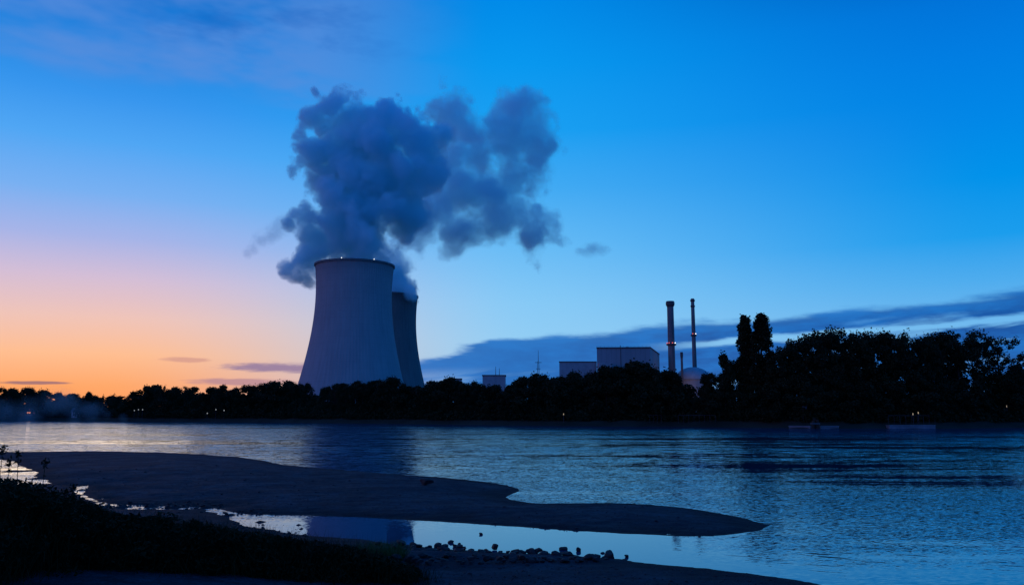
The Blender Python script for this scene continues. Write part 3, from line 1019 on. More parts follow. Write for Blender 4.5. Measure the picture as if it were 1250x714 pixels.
# ------------------------------------------------------------------ trees
def lobe_points(c, r, n, rng, shell=0.55):
    d = rng.normal(size=(n, 3)); d /= np.linalg.norm(d, axis=1, keepdims=True)
    rad = (shell ** 3 + (1 - shell ** 3) * rng.random(n)) ** (1 / 3)
    return np.asarray(c) + d * rad[:, None] * np.asarray(r)

def make_tree(kind, seed):
    rng = np.random.default_rng(seed)
    H = {'round': 14.0, 'tall': 25.0, 'airy': 25.0, 'poplar': 32.0, 'pointed': 16.0, 'scrub': 7.0}[kind]
    lobes = []
    if kind == 'round':
        for k in range(42):
            z = rng.uniform(0.10, 0.92)
            wr = 0.40 * math.sin(math.pi * min(1, (z + 0.12) / 1.04)) ** 0.6
            a = rng.uniform(0, 2 * math.pi); q = wr * math.sqrt(rng.random())
            lobes.append(((q * math.cos(a) * H, q * math.sin(a) * H, z * H), rng.uniform(0.06, 0.14) * H, 200))
        ls = (0.28, 0.55)
    elif kind == 'tall':
        for k in range(74):
            z = rng.uniform(0.14, 0.94)
            wr = 0.30 * math.sin(math.pi * min(1, max(0, (z + 0.05) / 1.06))) ** 0.55
            a = rng.uniform(0, 2 * math.pi); q = wr * rng.random() ** 0.4
            lobes.append(((q * math.cos(a) * H, q * math.sin(a) * H, z * H), rng.uniform(0.04, 0.085) * H, 165))
        ls = (0.28, 0.6)
    elif kind == 'airy':
        for k in range(72):
            z = rng.uniform(0.34, 0.95)
            wr = 0.26 * math.sin(math.pi * min(1, max(0, (z - 0.2) / 0.86))) ** 0.6
            a = rng.uniform(0, 2 * math.pi); q = wr * rng.random() ** 0.35
            lobes.append(((q * math.cos(a) * H, q * math.sin(a) * H, z * H), rng.uniform(0.028, 0.055) * H, 60))
        ls = (0.25, 0.50)
    elif kind == 'poplar':
        for k in range(120):
            z = rng.uniform(0.05, 0.965)
            wr = 0.062 * min(1, 0.5 + z * 2) * (1 - max(0, z - 0.5) / 0.53) ** 0.6
            a = rng.uniform(0, 2 * math.pi); q = wr * rng.random() ** 0.5
            lobes.append(((q * math.cos(a) * H, q * math.sin(a) * H, z * H), (rng.uniform(.022, .038) * H,) * 2 + (rng.uniform(0.04, 0.07) * H,), 110))
        ls = (0.28, 0.5)
    elif kind == 'pointed':
        for k in range(30):
            z = rng.uniform(0.1, 0.95)
            wr = 0.20 * (1 - z) ** 0.7 + 0.01
            a = rng.uniform(0, 2 * math.pi); q = wr * math.sqrt(rng.random())
            lobes.append(((q * math.cos(a) * H, q * math.sin(a) * H, z * H), 0.06 * H + 0.05 * H * (1 - z), 120))
        ls = (0.28, 0.5)
    P = np.concatenate([lobe_points(c, r, n, rng, 0.35) for c, r, n in lobes])
    # stray sprigs break the outline
    far_ = P[rng.random(len(P)) < (0.03 if kind == 'poplar' else 0.12)]
    ctr = np.array([0, 0, 0.55 * H])
    sprig = far_ + (far_ - ctr) * rng.uniform(0.02, 0.03 if kind == 'poplar' else 0.17, (len(far_), 1)) + rng.normal(size=far_.shape) * 0.12
    P = np.concatenate([P, sprig])
    P = P[P[:, 2] > 0.3]
    LV, LQ = leaves(P, rng.uniform(ls[0], ls[1], len(P)), 1.5, rng=rng)
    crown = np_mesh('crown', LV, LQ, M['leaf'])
    tb = MB()
    r0 = H * 0.017 if kind != 'poplar' else H * 0.014
    bend = rng.normal(size=2) * H * 0.012
    topz = 0.88 * H
    tr_at = lambda z: Vector((bend[0] * math.sin(3 * z / H), bend[1] * math.sin(2.4 * z / H), z))
    zs = np.linspace(-0.6, topz, 9)
    tb.tube([tr_at(z) for z in zs], [r0 * (1.25 if z < 0 else 1) * (1 - 0.85 * max(z, 0) / topz) for z in zs], 8)
    order = list(range(len(lobes)))
    rng.shuffle(order)
    for k in order[:int(len(order) * (1.0 if kind == 'airy' else 0.5))]:
        c = Vector(lobes[k][0])
        zb = max(0.14 * H, c.z - (0.5 * math.hypot(c.x, c.y) + 0.04 * H))
        a = tr_at(zb)
        m_ = a.lerp(c, 0.5) + Vector((0, 0, -0.02 * H))
        rb = r0 * (1 - 0.8 * zb / topz) * 0.5
        tb.tube([a, m_, c], [rb, rb * 0.6, rb * 0.22], 5)
    trunk = tb.mesh('trunk', M['bark'])
    return trunk, crown, H

TM = {'round': [make_tree('round', 11 + k) for k in range(6)], 'tall': [make_tree('tall', 31 + k) for k in range(4)],
      'airy': [make_tree('airy', 51 + k) for k in range(2)], 'poplar': [make_tree('poplar', 61 + k) for k in range(2)],
      'pointed': [make_tree('pointed', 71)]}

PROFILE = [(-60, 472), (0, 472), (30, 473), (58, 475), (74, 479), (97, 477), (119, 481), (138, 479), (161, 478), (174, 473), (193, 469), (212, 473), (230, 473), (254, 475), (270, 470),
           (287, 473), (306, 470), (322, 467), (335, 465), (357, 465), (380, 468), (399, 472), (418, 465), (449, 464), (480, 461), (502, 470), (519, 469), (533, 462), (550, 462),
           (562, 469), (579, 466), (600, 469), (622, 468), (641, 460), (660, 457), (677, 463), (696, 453), (712, 455), (729, 451), (748, 445), (761, 446), (777, 442), (791, 449),
           (810, 449), (824, 460), (838, 469), (848, 478), (856, 462), (862, 454), (873, 449), (884, 438), (898, 440), (915, 430), (940, 432), (950, 428), (971, 414), (1004, 406), (1027, 404), (1050, 409),
           (1070, 408), (1092, 409), (1112, 414), (1125, 414), (1142, 408), (1168, 403), (1184, 403), (1200, 432), (1217, 420), (1238, 446), (1260, 452), (1320, 455)]
PX_, PY_ = np.array(PROFILE).T

tree_roots = []
def plant(kind, px, ytop, off, wide=1.0, var=None, zdrop=0.0):
    trunk, crown, H = random.choice(TM[kind]) if var is None else TM[kind][var]
    # stand it on the bank `off` metres behind the water line, seen at that pixel column
    Y = 300.0
    for _ in range(12):
        x = xat(px, ytop, Y)
        Y = float(shore_y(x)) + off
    x = xat(px, ytop, Y)
    z = far_z(x, Y)
    top_ = zat(px, ytop, Y)
    sc = max(0.25, (top_ - z) / (H * 0.985))
    t = empty('pine_tree' if False else 'tree', (x, Y, z - zdrop), random.uniform(0, 6.28))
    a = obj('trunk', trunk, t); b = obj('crown', crown, t)
    ws = sc * wide
    t.scale = (ws, ws, sc)
    tree_roots.append((t, px, off, kind))
    return t

SEG = [(-99, 42, 'at the misty left end of the treeline'), (42, 86, 'just left of the white house on the far bank'), (86, 112, 'behind the white house on the far bank'),
       (112, 158, 'between the white house and the left bank lamps'), (158, 196, 'behind the left bank lamps'), (196, 246, 'between the two clusters of left bank lamps'),
       (246, 286, 'behind the second cluster of left bank lamps'), (286, 330, 'well left of the nearer cooling tower'), (330, 366, 'just left of the foot of the nearer cooling tower'),
       (366, 400, "before the nearer cooling tower's left foot"), (400, 432, 'before the left half of the nearer cooling tower'), (432, 462, 'before the right half of the nearer cooling tower'),
       (462, 491, "before the nearer cooling tower's right foot"), (491, 520, 'before the foot of the rear cooling tower'), (520, 555, 'just right of the rear cooling tower'),
       (555, 588, 'left of the small flat-roofed building'), (588, 618, 'before the small flat-roofed building'), (618, 648, 'left of the lattice mast'), (648, 668, 'at the foot of the lattice mast'),
       (668, 700, 'before the left end of the low wing'), (700, 730, 'before the right end of the low wing'), (730, 765, 'before the left half of the tall hall'), (765, 806, 'before the right half of the tall hall'),
       (806, 828, 'at the foot of the thick chimney'), (828, 872, 'in front of the reactor dome'), (872, 900, 'left of the two poplars'), (900, 945, 'around the feet of the two poplars'),
       (945, 985, 'just right of the two poplars'), (985, 1060, 'in the left half of the tall right-hand grove'), (1060, 1130, 'in the middle of the tall right-hand grove'), (1130, 1200, 'at the high right end of the tall grove'),
       (1200, 1400, 'at the right edge of the photo')]
ORD = ['first', 'second', 'third', 'fourth', 'fifth', 'sixth', 'seventh', 'eighth', 'ninth']

# front and back rows of the left and middle treeline
px = -36.0
while px < 880:
    yt = float(np.interp(px, PX_, PY_)) + random.uniform(-0.5, 3.0)
    if not 838 < px < 856:
        plant(random.choices(['round', 'tall', 'airy', 'pointed'], [0.56, 0.28, 0.10, 0.06])[0], px, yt + random.choice((0, 0, 0, 2.5, -1.5)), random.uniform(10, 15), random.uniform(0.9, 1.3))
    px += random.uniform(13, 21)
px = -28.0
while px < 835:
    yt = float(np.interp(px, PX_, PY_)) + random.uniform(-1.0, 3.5)
    plant(random.choice(['round', 'round', 'tall']), px, yt, random.uniform(22, 32), random.uniform(0.95, 1.4))
    px += random.uniform(17, 28)
# right-hand grove
for px_, yt, off, wd in ((868, 452, 16, .9), (893, 440, 22, .8), (948, 430, 20, .8), (958, 424, 14, .95), (973, 415, 18, 1.0), (990, 409, 24, .95), (1006, 405, 15, 1.0), (1027, 402, 19, 1.0), (1048, 408, 14, .95), (1068, 406, 20, 1.0),
                         (1091, 408, 15, 1.0), (1112, 413, 21, .9), (1127, 414, 14, .8), (1146, 406, 20, .95)):
    plant('tall', px_, yt, off, wd)
plant('tall', 1166, 402, 15, 1.0)
AIRY1 = plant('airy', 1184, 403, 18, 1.15, 0)
AIRY2 = plant('airy', 1216, 412, 16, 1.2, 1)
for px_, yt, off, wd in ((920, 470, 9, 1.2), (950, 468, 9, 1.3), (985, 466, 9, 1.3), (1020, 462, 9, 1.3), (1055, 465, 9, 1.3), (1090, 466, 9, 1.3), (1125, 464, 9, 1.3), (1160, 466, 9, 1.3), (1193, 474, 10, 1.0), (1232, 456, 10, 1.1), (1252, 450, 10, 1.2),
                         (1240, 446, 20, 1.2), (1272, 452, 12, 1.2), (1212, 470, 22, 1.0), (885, 468, 9, 1.3), (862, 474, 9, 1.0)):
    plant('round', px_, yt, off, wd)
POP1 = plant('poplar', 908.5, 387, 19, 1.45, 0)
POP2 = plant('poplar', 929, 385, 17, 1.65, 1)
CONE = plant('pointed', 884, 432, 13, 1.0, 0)

special = {POP1.name: 'left and slimmer of the two tall columnar poplars', POP2.name: 'right and broader of the two tall columnar poplars',
           CONE.name: 'small pointed tree just left of the two poplars', AIRY1.name: 'highest airy tree with gappy crown at right end of the grove',
           AIRY2.name: 'thin open-crowned tree standing apart at far right, sky showing through'}
by_seg = {}
for t, px, off, kind in tree_roots:
    if t.name in special:
        continue
    k = next(i for i, s_ in enumerate(SEG) if s_[0] <= px < s_[1])
    row = 'front' if off < 18 else 'rear'
    if px > 855 and kind == 'round':
        row = 'low'
    by_seg.setdefault((k, row), []).append((px, t))
WORD = {'front': 'dark front-row tree', 'rear': 'dark rear-row tree', 'low': 'low dark bushy tree'}
for (k, row), lst in by_seg.items():
    lst.sort(key=lambda p: p[0])
    for n_, (px, t) in enumerate(lst):
        head = WORD[row]
        if len(lst) > 1:
            head = ORD[n_] + ' ' + head.replace('dark ', '', 1)
            if n_ == 0: head = head.replace('first', 'leftmost')
            elif n_ == len(lst) - 1: head = head.replace(ORD[n_], 'rightmost')
        tag(t, head + ' ' + SEG[k][2], 'tree', 'tall trees of the right-hand grove' if px > 855 and row != 'low' else 'trees along the far bank')
for t, px, off, kind in tree_roots:
    if t.name in special:
        tag(t, special[t.name], 'tree', 'trees along the far bank')
POP1['group'] = POP2['group'] = 'two poplars'
for t, *_r in tree_roots:
    if t in (POP1, POP2): t.name = 'poplar_tree'

# undergrowth filling the foot of the far treeline
rng = np.random.default_rng(5)
n_u = 130000
ux = rng.uniform(-300, 190, n_u)
uo = rng.uniform(5.5, 20.0, n_u)
nzv = fbm(np.stack([ux * 0.16, uo * 0.2, np.zeros(n_u)], 1), 3, 0.6)
uh = (3.2 + 11.0 * np.clip(nzv - 0.30, 0, 1)) * (0.35 + 0.65 * np.minimum(1, (uo - 5.5) / 7.5))
uy = shore_y(ux) + uo
gapx = xat(845, 475, 262.0)
keep = np.ones(n_u, bool)
uh = uh * np.where(ux < -80, 1.5, 1.0)
uz = np.interp(uo, OFF, OZ) + rng.random(n_u) ** 0.8 * uh
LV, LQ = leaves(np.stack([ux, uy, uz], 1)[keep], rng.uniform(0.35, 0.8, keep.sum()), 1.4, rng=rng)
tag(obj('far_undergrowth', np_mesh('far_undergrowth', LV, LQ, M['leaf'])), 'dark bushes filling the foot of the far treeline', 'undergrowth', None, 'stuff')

# ------------------------------------------------------------------ small things on the far bank
def bank_point(px, py, off):
    Y = 300.0
    for _ in range(12):
        x = xat(px, py, Y)
        Y = float(shore_y(x)) + off
    return xat(px, py, Y), Y

def bank_lamp(px, py, off, label, mat='lamp_warm', group='small lamps along the far bank', r=0.22):
    x, Y = bank_point(px, py, off)
    z = far_z(x, Y)
    H = max(0.9, zat(px, py, Y) - z)
    t = empty('bank_lamp', (x, Y, z))
    tag(t, label, 'lamp', group)
    MB().tube([(0, 0, -0.3), (0, 0, H)], [0.06, 0.05], 6).build('pole', M['steel'], t)
    MB().lathe([(0.05, 0), (r, 0.1), (r, 0.42), (0.05, 0.55)], 8, c=(0, 0, H)).build('lamp_head', M[mat], t)
    return t
M['lamp_dim'] = emit('dim_lamp', (0.85, 0.92, 1.0), 0.3)
M['lamp_dimwarm'] = emit('dim_warm_lamp', (1.0, 0.8, 0.6), 0.35)
for px, py, lab in ((164, 501.5, 'leftmost small lit lamp of the three right of the white house'), (169, 500.5, 'middle small lit lamp of the three right of the white house'), (174, 500.5, 'rightmost small lit lamp of the three right of the white house'),
                    (253, 505, 'lowest faint lamp on the left bank, near the water'), (263.5, 500.5, 'left lamp of the pair left of the nearer cooling tower'), (273.5, 501.5, 'right lamp of the pair left of the nearer cooling tower')):
    bank_lamp(px, py, 5.0, lab, 'lamp_dim')
bank_lamp(688, 506.5, 5.0, 'single faint warm lamp on the bank below the low wing', 'lamp_dimwarm', r=0.12)
bank_lamp(1121, 505, 5.0, 'taller warm lamp on the railing under the right grove', 'lamp_warm', r=0.11)
bank_lamp(1114.5, 506.5, 5.0, 'shorter faint lamp on the railing under the right grove', 'lamp_dimwarm', r=0.11)
bank_lamp(1229, 497, 8.0, 'lone faint lamp low in the trees at the far right', 'lamp_dimwarm', r=0.07)

def railing(px0, px1, py, off, label, n):
    x0_, Y0 = bank_point(px0, py, off)
    x1_, Y1 = bank_point(px1, py, off)
    t = empty('bank_railing', ((x0_ + x1_) / 2, (Y0 + Y1) / 2, 0))
    tag(t, label, 'railing')
    zt = (zat(px0, py, Y0) + zat(px1, py, Y1)) / 2
    lx, ly = t.location.x, t.location.y
    MB().tube([(x0_ - lx, Y0 - ly, zt), (x1_ - lx, Y1 - ly, zt)], [0.035, 0.035], 6).build('handrail', M['steel'], t)
    for k in range(n):
        f = k / (n - 1)
        x, y = x0_ + (x1_ - x0_) * f, Y0 + (Y1 - Y0) * f
        MB().tube([(x - lx, y - ly, far_z(x, y) - 0.2), (x - lx, y - ly, zt)], [0.03, 0.03], 6).build('post', M['steel'], t)
railing(1084, 1141, 507, 4.4, 'pale railing along the bank under the right grove', 9)
railing(793, 807, 506.5, 4.4, 'short pale railing on the bank below the tall hall', 4)
railing(828, 873, 506.6, 4.4, 'long pale railing on the bank below the reactor dome', 8)

def quay(px0, px1, ytop, label, off=-0.6):
    xa, Ya = bank_point(px0, 522, off)
    xb, Yb_ = bank_point(px1, 522, off)
    zt = zat((px0 + px1) / 2, ytop, (Ya + Yb_) / 2)
    L = math.hypot(xb - xa, Yb_ - Ya)
    t = empty('quay_wall', ((xa + xb) / 2, (Ya + Yb_) / 2, 0), math.atan2(Yb_ - Ya, xb - xa))
    tag(t, label, 'quay wall', 'concrete quay walls at the far water line')
    MB().box((0, 1.0, (zt - 0.22 - 1.0) / 2), (L, 2.0, zt - 0.22 + 1.0)).build('wall_block', M['quay'], t)
    MB().box((0, 1.0, zt - 0.11), (L + 0.1, 2.2, 0.22)).build('coping', M['quay'], t)
quay(963, 989, 519.6, 'short pale quay wall at the waterline, left of the dark mooring post')
quay(1002, 1024, 519.6, 'short pale quay wall at the waterline, right of the dark mooring post')
quay(1086, 1142, 518.6, 'longest and highest pale quay wall, below the railing at right')

x, Y = bank_point(995.5, 520, -2.5)
t = empty('mooring_post', (x, Y, -1.0))
tag(t, 'dark bundled mooring post in the water between two quay walls', 'mooring post')
for k, (ox, oy) in enumerate(((-0.65, 0), (0.65, 0), (0, 0.7))):
    MB().tube([(ox * 1.3, oy * 1.3, 0), (ox * 0.75, oy * 0.75, 3.0 + 0.3 * k)], [0.42, 0.38], 10).build('pile', M['bark'], t)
MB().box((0, 0.2, 2.3), (2.0, 1.5, 0.4)).build('collar', M['steel'], t)

# white house in the mist at the left
x, Y = bank_point(96, 500, 8.0)
z = far_z(x, Y)
hs = empty('white_house', (x, Y, z - 0.3), R(12))
tag(hs, 'small white house with gabled roof in the mist on the left far bank', 'house')
hw, hd, hh = 6.4, 6.0, 2.9
MB().box((0, hd / 2, hh / 2), (hw, hd, hh)).build('wall', M['pale'], hs)
rf = MB()
e_ = 0.5
rf.add([(-hw / 2 - e_, -e_, hh), (hw / 2 + e_, -e_, hh), (hw / 2 + e_, hd + e_, hh), (-hw / 2 - e_, hd + e_, hh), (-hw / 2 - e_, hd / 2, hh + 2.0), (hw / 2 + e_, hd / 2, hh + 2.0)],
       [(3, 2, 1, 0), (0, 1, 5, 4), (2, 3, 4, 5), (1, 2, 5), (3, 0, 4)])
rf.build('roof', M['roofing'], hs)
for wx in (-1.9, 1.9):
    wn = MB().box((wx, -0.03, 1.6), (1.0, 0.1, 1.1)).build('window', M['steel'], hs)
MB().box((0, -0.03, 1.0), (0.95, 0.1, 2.0)).build('door', M['bark'], hs)
x, Y = bank_point(982, 497, 6.5)
t = empty('sign_board', (x, Y, far_z(x, Y)))
tag(t, 'small pale board on posts under the grove above the mooring post', 'sign')
zb = zat(982, 497, Y) - far_z(x, Y)
MB().box((0, 0, zb), (1.2, 0.06, 0.8)).build('panel', M['quay'], t)
for s_ in (-0.45, 0.45):
    MB().tube([(s_, 0.08, -0.2), (s_, 0.08, zb + 0.3)], [0.05, 0.05], 6).build('post', M['steel'], t)

# ------------------------------------------------------------------ rocks
def rock_mesh(seed, flat=0.7, sub=3):
    rng = np.random.default_rng(seed)
    import bmesh
    bm = bmesh.new()
    bmesh.ops.create_icosphere(bm, subdivisions=sub, radius=0.5)
    co = np.array([v.co for v in bm.verts])
    for _ in range(11):                                   # chip flat facets off a ball
        d = rng.normal(size=3); d /= np.linalg.norm(d)
        lim = rng.uniform(0.20, 0.40)
        k = co @ d
        co -= np.maximum(k - lim, 0)[:, None] * d * 0.92
    co *= 1 + (fbm(co * 3.0 + seed * 3.1, 3, 0.6)[:, None] - 0.5) * 0.35
    co *= np.array([1.15, 0.95, flat])
    for v, c in zip(bm.verts, co):
        v.co = c
    me = bpy.data.meshes.new('rock')
    bm.to_mesh(me); bm.free()
    me.materials.append(M['rock'])
    return me
ROCKS = [rock_mesh(k + 1, f) for k, f in enumerate((0.75, 0.6, 0.85, 0.7, 0.55, 0.8, 0.65, 0.9))]
def rock(px, py, wpx, label, group=None, z=None, var=None, sink=0.25, name='rock', zs=1.0):
    p = on_plane(px, py, 0.0)
    zz_ = max(near_z(p[0], p[1]), -0.12) if z is None else z
    p = on_plane(px, py, zz_)
    s_ = wpx / F * p[1] / 1.1
    me = ROCKS[var] if var is not None else random.choice(ROCKS)
    o = obj(name, me, None, (p[0], p[1], zz_ + s_ * zs * (0.33 - sink)))
    o.scale = (s_, s_ * random.uniform(0.8, 1.1), s_ * zs)
    o.rotation_euler = (random.uniform(-0.25, 0.25), random.uniform(-0.25, 0.25), random.uniform(0, 6.28))
    tag(o, label, 'boulder' if name == 'boulder' else 'rock', group)
    return o
rock(520.5, 592, 24, 'single dark boulder lying alone on the sandbar', None, None, 4, 0.12, 'boulder', 0.75)
rock(745, 682, 20, 'large blocky rock near the tip of the stone jetty', 'rocks of the stone jetty', 0.0, 0, 0.12)
rock(762, 685, 9, 'flat rock in the water just off the jetty tip, the nearer of two', 'rocks off the jetty', -0.02, 1, 0.15)
rock(765, 680.5, 9, 'flat rock in the water just off the jetty tip, the farther of two', 'rocks off the jetty', -0.02, 4, 0.15)
rock(706, 673, 10, 'upright rock standing in the pool behind the jetty tip', 'rocks off the jetty', -0.02, 2, 0.05)
rock(689, 672, 13, 'low wide rock in the pool beside an upright one', 'rocks off the jetty', -0.03, 1, 0.15)
rock(735, 676, 7, 'small rock in the pool above the blocky jetty-tip rock', 'rocks off the jetty', -0.02, 3, 0.15)
rock(587, 653, 7, 'tiny rock alone in the middle of the bright pool', 'rocks off the jetty', -0.02, 4, 0.15)
rock(550.5, 663, 8, 'upright small rock in the pool close to the jetty root', 'rocks off the jetty', -0.02, 5, 0.05)
rock(560, 664.5, 5, 'tiniest rock in the pool, right beside a small upright one', 'rocks off the jetty', -0.02, 6, 0.1)
rock(604, 671, 11, 'pointed rock on the pool side of the jetty middle', 'rocks of the stone jetty', 0.0, 7, 0.05)
rock(656, 675, 14, 'rounded rock on the pool side of the right half of jetty', 'rocks of the stone jetty', 0.0, 3, 0.08)
rock(692, 681, 17, 'broad rock on top of the jetty, below the low wide pool rock', 'rocks of the stone jetty', 0.02, 6, 0.08)
rng2 = random.Random(3)
for k in range(265):
    px = rng2.uniform(455, 746) if k < 190 else rng2.uniform(455, 640)
    f = max(0.0, (px - 486) / 254.0)
    up = 664.5 + 15.5 * f
    dn = 691.0 - 6.5 * f
    py = rng2.uniform(up, dn)
    rock(px, py, (rng2.uniform(4, 11) if rng2.random() < 0.7 else rng2.uniform(11, 20)) * (1 - 0.2 * f), 'dark jagged rock in the heap of the stone jetty', 'rocks heaped on the stone jetty', None, None, rng2.uniform(0.02, 0.2), zs=rng2.uniform(0.6, 0.95))

# pebbles that break up the channel and the water's edge
pb = [rock_mesh(90 + k, 0.6, 1) for k in range(3)]
PV, PF, o_ = [], [], 0
def pebble(x, y, z, s_):
    global o_
    me = pb[rng2.randrange(3)]
    co = np.zeros(len(me.vertices) * 3, np.float32)
    me.vertices.foreach_get('co', co)
    a = rng2.uniform(0, 6.28)
    co = co.reshape(-1, 3) * s_
    c_, s__ = math.cos(a), math.sin(a)
    co = np.stack([co[:, 0] * c_ - co[:, 1] * s__ + x, co[:, 0] * s__ + co[:, 1] * c_ + y, co[:, 2] + z], 1)
    idx = np.zeros(len(me.polygons) * 3, np.int32)
    me.loops.foreach_get('vertex_index', idx)
    PV.append(co); PF.append(idx.reshape(-1, 3) + o_); o_ += len(co)
for k in range(560):
    px, py = (rng2.choice((rng2.uniform(118, 270), rng2.gauss(180, 14), rng2.gauss(230, 12), rng2.gauss(125, 8))), rng2.gauss(618.3, 1.6)) if k < 440 else ((rng2.uniform(280, 380), rng2.uniform(640, 656)) if k < 520 else (rng2.uniform(268, 345), rng2.uniform(624, 630)))
    p = on_plane(px, py)
    pebble(p[0], p[1], max(near_z(p[0], p[1]), -0.03) + 0.01, rng2.uniform(0.05, 0.22))
for k in range(5200):
    if k < 3400:
        px, py = rng2.uniform(20, 930), rng2.uniform(556, 650)
    else:
        px, py = rng2.uniform(60, 1000), rng2.uniform(684, 714)
    p = on_plane(px, py, 0.15)
    zq = near_z(p[0], p[1])
    if zq < 0.03 and rng2.random() < 0.8:
        continue
    pebble(p[0], p[1], zq, (rng2.uniform(0.02, 0.05) if rng2.random() < 0.92 else rng2.uniform(0.05, 0.12)) * (1 + p[1] / 60))
tag(obj('pebbles', np_mesh('pebbles', np.concatenate(PV), np.concatenate(PF), M['rock'])), 'dark pebbles strewn over the sandbar and in the shallow channel', 'pebbles', None, 'stuff')

# ------------------------------------------------------------------ thicket on the near bank
TOP_PX = [(-250, 560), (-60, 572), (0, 577), (20, 580), (50, 588), (75, 594), (100, 607), (130, 621), (160, 623), (200, 627), (240, 633), (280, 640), (320, 647), (360, 654), (400, 659), (430, 664), (455, 671), (480, 682), (520, 690)]
TX, TY = np.array(TOP_PX).T
rng = np.random.default_rng(21)
cs_, sz_ = [], []
def thicket_y(px):
    near = float(np.interp(px, [-250, 0, 60, 130, 260, 490], [13.5, 15.5, 17.2, 18.6, 19.1, 19.4]))
    return rng.uniform(min(20.0, near + rng.normal() * 0.3), 20.3)
for k in range(1900):                                          # leafy sprays
    px = rng.uniform(-250, 470 + 40 * rng.random())
    Yv = thicket_y(px)
    yt = float(np.interp(px, TX, TY))
    ztop = zat(px, yt, Yv)
    xv = xat(px, yt, Yv)
    zb_ = near_z(xv, Yv)
    hmax = max(0.15, ztop - zb_) * (1.0 if rng.random() < 0.8 else rng.uniform(0.7, 1.12))
    r = min(rng.uniform(0.12, 0.34), hmax * 0.6)
    zc_ = zb_ + rng.uniform(0.02, 1.0) * max(0.02, hmax - r * 0.9)
    n_ = int(60 + 260 * r)
    cs_.append(lobe_points((xv, Yv, zc_), (r * 1.2, r, r * 0.8), n_, rng, 0.1)); sz_.append(rng.uniform(0.022, 0.055, n_))
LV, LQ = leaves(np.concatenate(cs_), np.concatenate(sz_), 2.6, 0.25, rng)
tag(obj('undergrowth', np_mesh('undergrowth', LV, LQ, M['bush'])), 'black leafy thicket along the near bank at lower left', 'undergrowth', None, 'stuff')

def blades(points, hgt, wid, rng, lean=0.35):
    n = len(points)
    a = rng.uniform(0, 2 * math.pi, n)
    side = np.stack([np.cos(a), np.sin(a), np.zeros(n)], 1) * np.asarray(wid).reshape(-1, 1)
    ld = rng.normal(size=(n, 3)) * lean; ld[:, 2] = 1
    ld /= np.linalg.norm(ld, axis=1, keepdims=True)
    h_ = np.asarray(hgt).reshape(-1, 1)
    drop = rng.normal(size=(n, 3)) * 0.25; drop[:, 2] = 0
    m1 = points + ld * h_ * 0.55
    tip = points + ld * h_ + drop * h_
    V = np.stack([points - side, points + side, m1 + side * 0.7, m1 - side * 0.7, tip + side * 0.08, tip - side * 0.08], 1).reshape(-1, 3)
    b = np.arange(n)[:, None] * 6
    Q = np.concatenate([b + np.array([0, 1, 2, 3]), b + np.array([3, 2, 4, 5])])
    return V, Q
pts, hg = [], []
for k in range(16000):
    px = rng.uniform(-200, 480 + 60 * rng.random() ** 2)
    Yv = thicket_y(px)
    yt = float(np.interp(px, TX, TY))
    xv = xat(px, yt, Yv); zb_ = near_z(xv, Yv)
    hm = max(0.1, zat(px, yt, Yv) - zb_)
    pts.append((xv, Yv, zb_ + (rng.uniform(0, 0.5) * hm if rng.random() < 0.5 else 0))); hg.append(min(0.8, hm * rng.uniform(0.4, 0.95)))
V, Q = blades(np.array(pts), np.array(hg), np.full(len(pts), 0.007), rng)
tag(obj('grass', np_mesh('grass', V, Q, M['grass'])), 'dark grass growing through and in front of the near thicket', 'grass', None, 'stuff')

# brighter grass tuft at the right end of the thicket
c0 = on_plane(464, 688, 0.1)
n_ = 900
ang = rng.uniform(0, 6.28, n_); rad_ = np.sqrt(rng.random(n_))
pp = np.stack([rad_ * np.cos(ang) * 0.75, rad_ * np.sin(ang) * 0.35, np.zeros(n_)], 1)
V, Q = blades(pp, rng.uniform(0.3, 0.62, n_), np.full(n_, 0.007), rng, 0.3)
M['fresh'] = material('fresh_grass', rough=0.7, spec=0.1, build=mottled((0.05, 0.085, 0.02), (0.08, 0.12, 0.03), 2.0))
tf = obj('grass_tuft', np_mesh('grass_tuft', V, Q, M['fresh']), None, (c0[0], c0[1], near_z(c0[0], c0[1])))
tag(tf, 'green grass tuft at the right end of the thicket beside the jetty', 'grass tuft')

def weed(px, ytop, Y, label, lean):
    x = xat(px, ytop, Y); zb_ = near_z(x, Y)
    H = zat(px, ytop, Y) - zb_
    t = empty('tall_weed', (x, Y, zb_))
    tag(t, label, 'weed', 'tall weeds sticking out of the thicket')
    MB().tube([(lean * -0.3, 0, 0), (lean * -0.12, 0, H * 0.5), (0, 0, H)], [0.012, 0.009, 0.004], 6).build('stem', M['bush'], t)
    n_ = 44
    c = np.stack([rng.normal(size=n_) * 0.035, rng.normal(size=n_) * 0.035, H - 0.01 - np.abs(rng.normal(size=n_)) * 0.16], 1)
    V, Q = leaves(c, rng.uniform(0.02, 0.045, n_), 2.4, 0.3, rng)
    obj('leaf_spray', np_mesh('leaf_spray', V, Q, M['bush']), t)
weed(4, 543, 17.0, 'tallest leafy weed at the left edge above the thicket', 0.2)
weed(23, 549, 17.2, 'short bent weed stalk second from the left edge', -0.3)
weed(56, 558, 17.5, 'slim weed stalk standing against the sandbar', 0.25)
weed(12, 560, 16.8, 'bushy weed between the tallest weed and the bent stalk', -0.2)
weed(90, 590, 18.0, 'low weed where the thicket slopes down to the channel', 0.2)

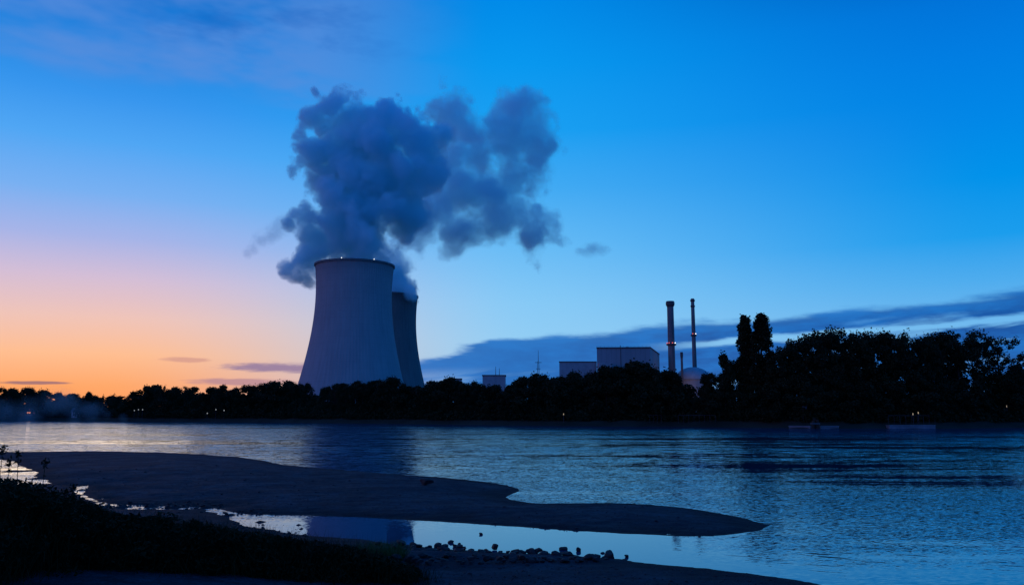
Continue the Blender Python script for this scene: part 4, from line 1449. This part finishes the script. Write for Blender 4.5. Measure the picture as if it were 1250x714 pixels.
# ------------------------------------------------------------------ steam and mist
Yp = 800.0
MAIN = [(431, 317, 33, 0), (431, 298, 39, 2), (436, 275, 46, -12), (428, 250, 48, -8), (450, 226, 48, -10), (408, 222, 36, 0), (384, 292, 28, 10), (374, 318, 23, 12), (368, 336, 16, 10), (371, 262, 22, 5),
        (403, 190, 36, 5), (382, 184, 18, 10), (391, 150, 22, 5), (404, 134, 26, 0), (434, 148, 30, 5), (478, 146, 26, 5), (496, 162, 28, 0), (468, 184, 48, -5), (515, 182, 34, 10), (536, 168, 22, 15), (430, 182, 40, 0), (456, 168, 34, 5),
        (488, 232, 44, 0), (494, 262, 30, 10), (520, 206, 30, 10), (354, 274, 13, 10), (350, 330, 13, 10)]
tag(cloud('steam_plume', [(a, b, r, Yp + d) for a, b, r, d in MAIN], 2.6, 0.026, 0.80, 0.14, 0.36, detail=5, rough=0.60, puffy=True, erode=-0.12, step=0.28),
    'dense dark blue steam plume billowing from the nearer cooling tower', 'steam plume')
REAR = [(476, 360, 30, 0), (477, 338, 25, -5), (474, 316, 28, -10), (502, 360, 11, -30), (552, 140, 32, 0), (566, 165, 28, 0), (540, 200, 36, 5), (628, 132, 35, -5), (648, 158, 34, 0), (655, 188, 32, 0), (618, 172, 38, 0),
        (585, 188, 34, 5), (556, 225, 42, 0), (600, 232, 42, 0), (632, 215, 36, 0), (530, 262, 42, -20), (572, 280, 36, -10), (610, 268, 34, 0), (648, 290, 30, 0), (640, 254, 28, 5), (560, 302, 20, -5), (674, 284, 20, 0), (500, 285, 28, -15), (600, 150, 20, 0)]
tag(cloud('steam_plume', [(a, b, r, 1015.0 + d) for a, b, r, d in REAR], 3.4, 0.026, 1.9, 0.05, 0.50, detail=6, rough=0.62, low=(22.0, 48.0, 4.0), erode=0.04, step=0.28),
    'thin torn steam plume drifting right from the rear cooling tower', 'steam plume')
tag(cloud('steam_wisp', [(352, 274, 17, 806), (340, 281, 15, 808), (329, 287, 14, 810), (318, 294, 12, 812), (309, 302, 10, 812), (301, 309, 8, 812)], 2.0, 0.07, 1.2, 0.035, 0.6, detail=5, rough=0.62, erode=0.06, step=0.5),
    'faint torn wisp of steam trailing left of the dense plume', 'steam wisp')
tag(cloud('steam_wisp', [(722, 304, 17, 1015.0), (734, 306, 12, 1015.0), (710, 306, 11, 1015)], 2.4, 0.06, 1.1, 0.03, 0.6, detail=4, rough=0.65, erode=0.10, zsq=1.5),
    'small detached wisp of steam right of the torn plume', 'steam wisp')
MIST = [(-30, 504, 22, 385), (5, 502, 22, 383), (35, 498, 24, 384), (62, 494, 22, 386), (88, 495, 20, 384), (110, 500, 16, 380), (75, 484, 16, 388), (130, 506, 9, 376), (150, 510, 7, 372), (30, 510, 16, 378), (-10, 510, 16, 378), (90, 511, 10, 374)]
tag(cloud('mist', MIST, 1.6, 0.07, 1.0, 0.022, 1.0, detail=4, rough=0.6, erode=0.0, zsq=1.0), 'thin pale mist hanging over the left far bank', 'mist', None, 'stuff')
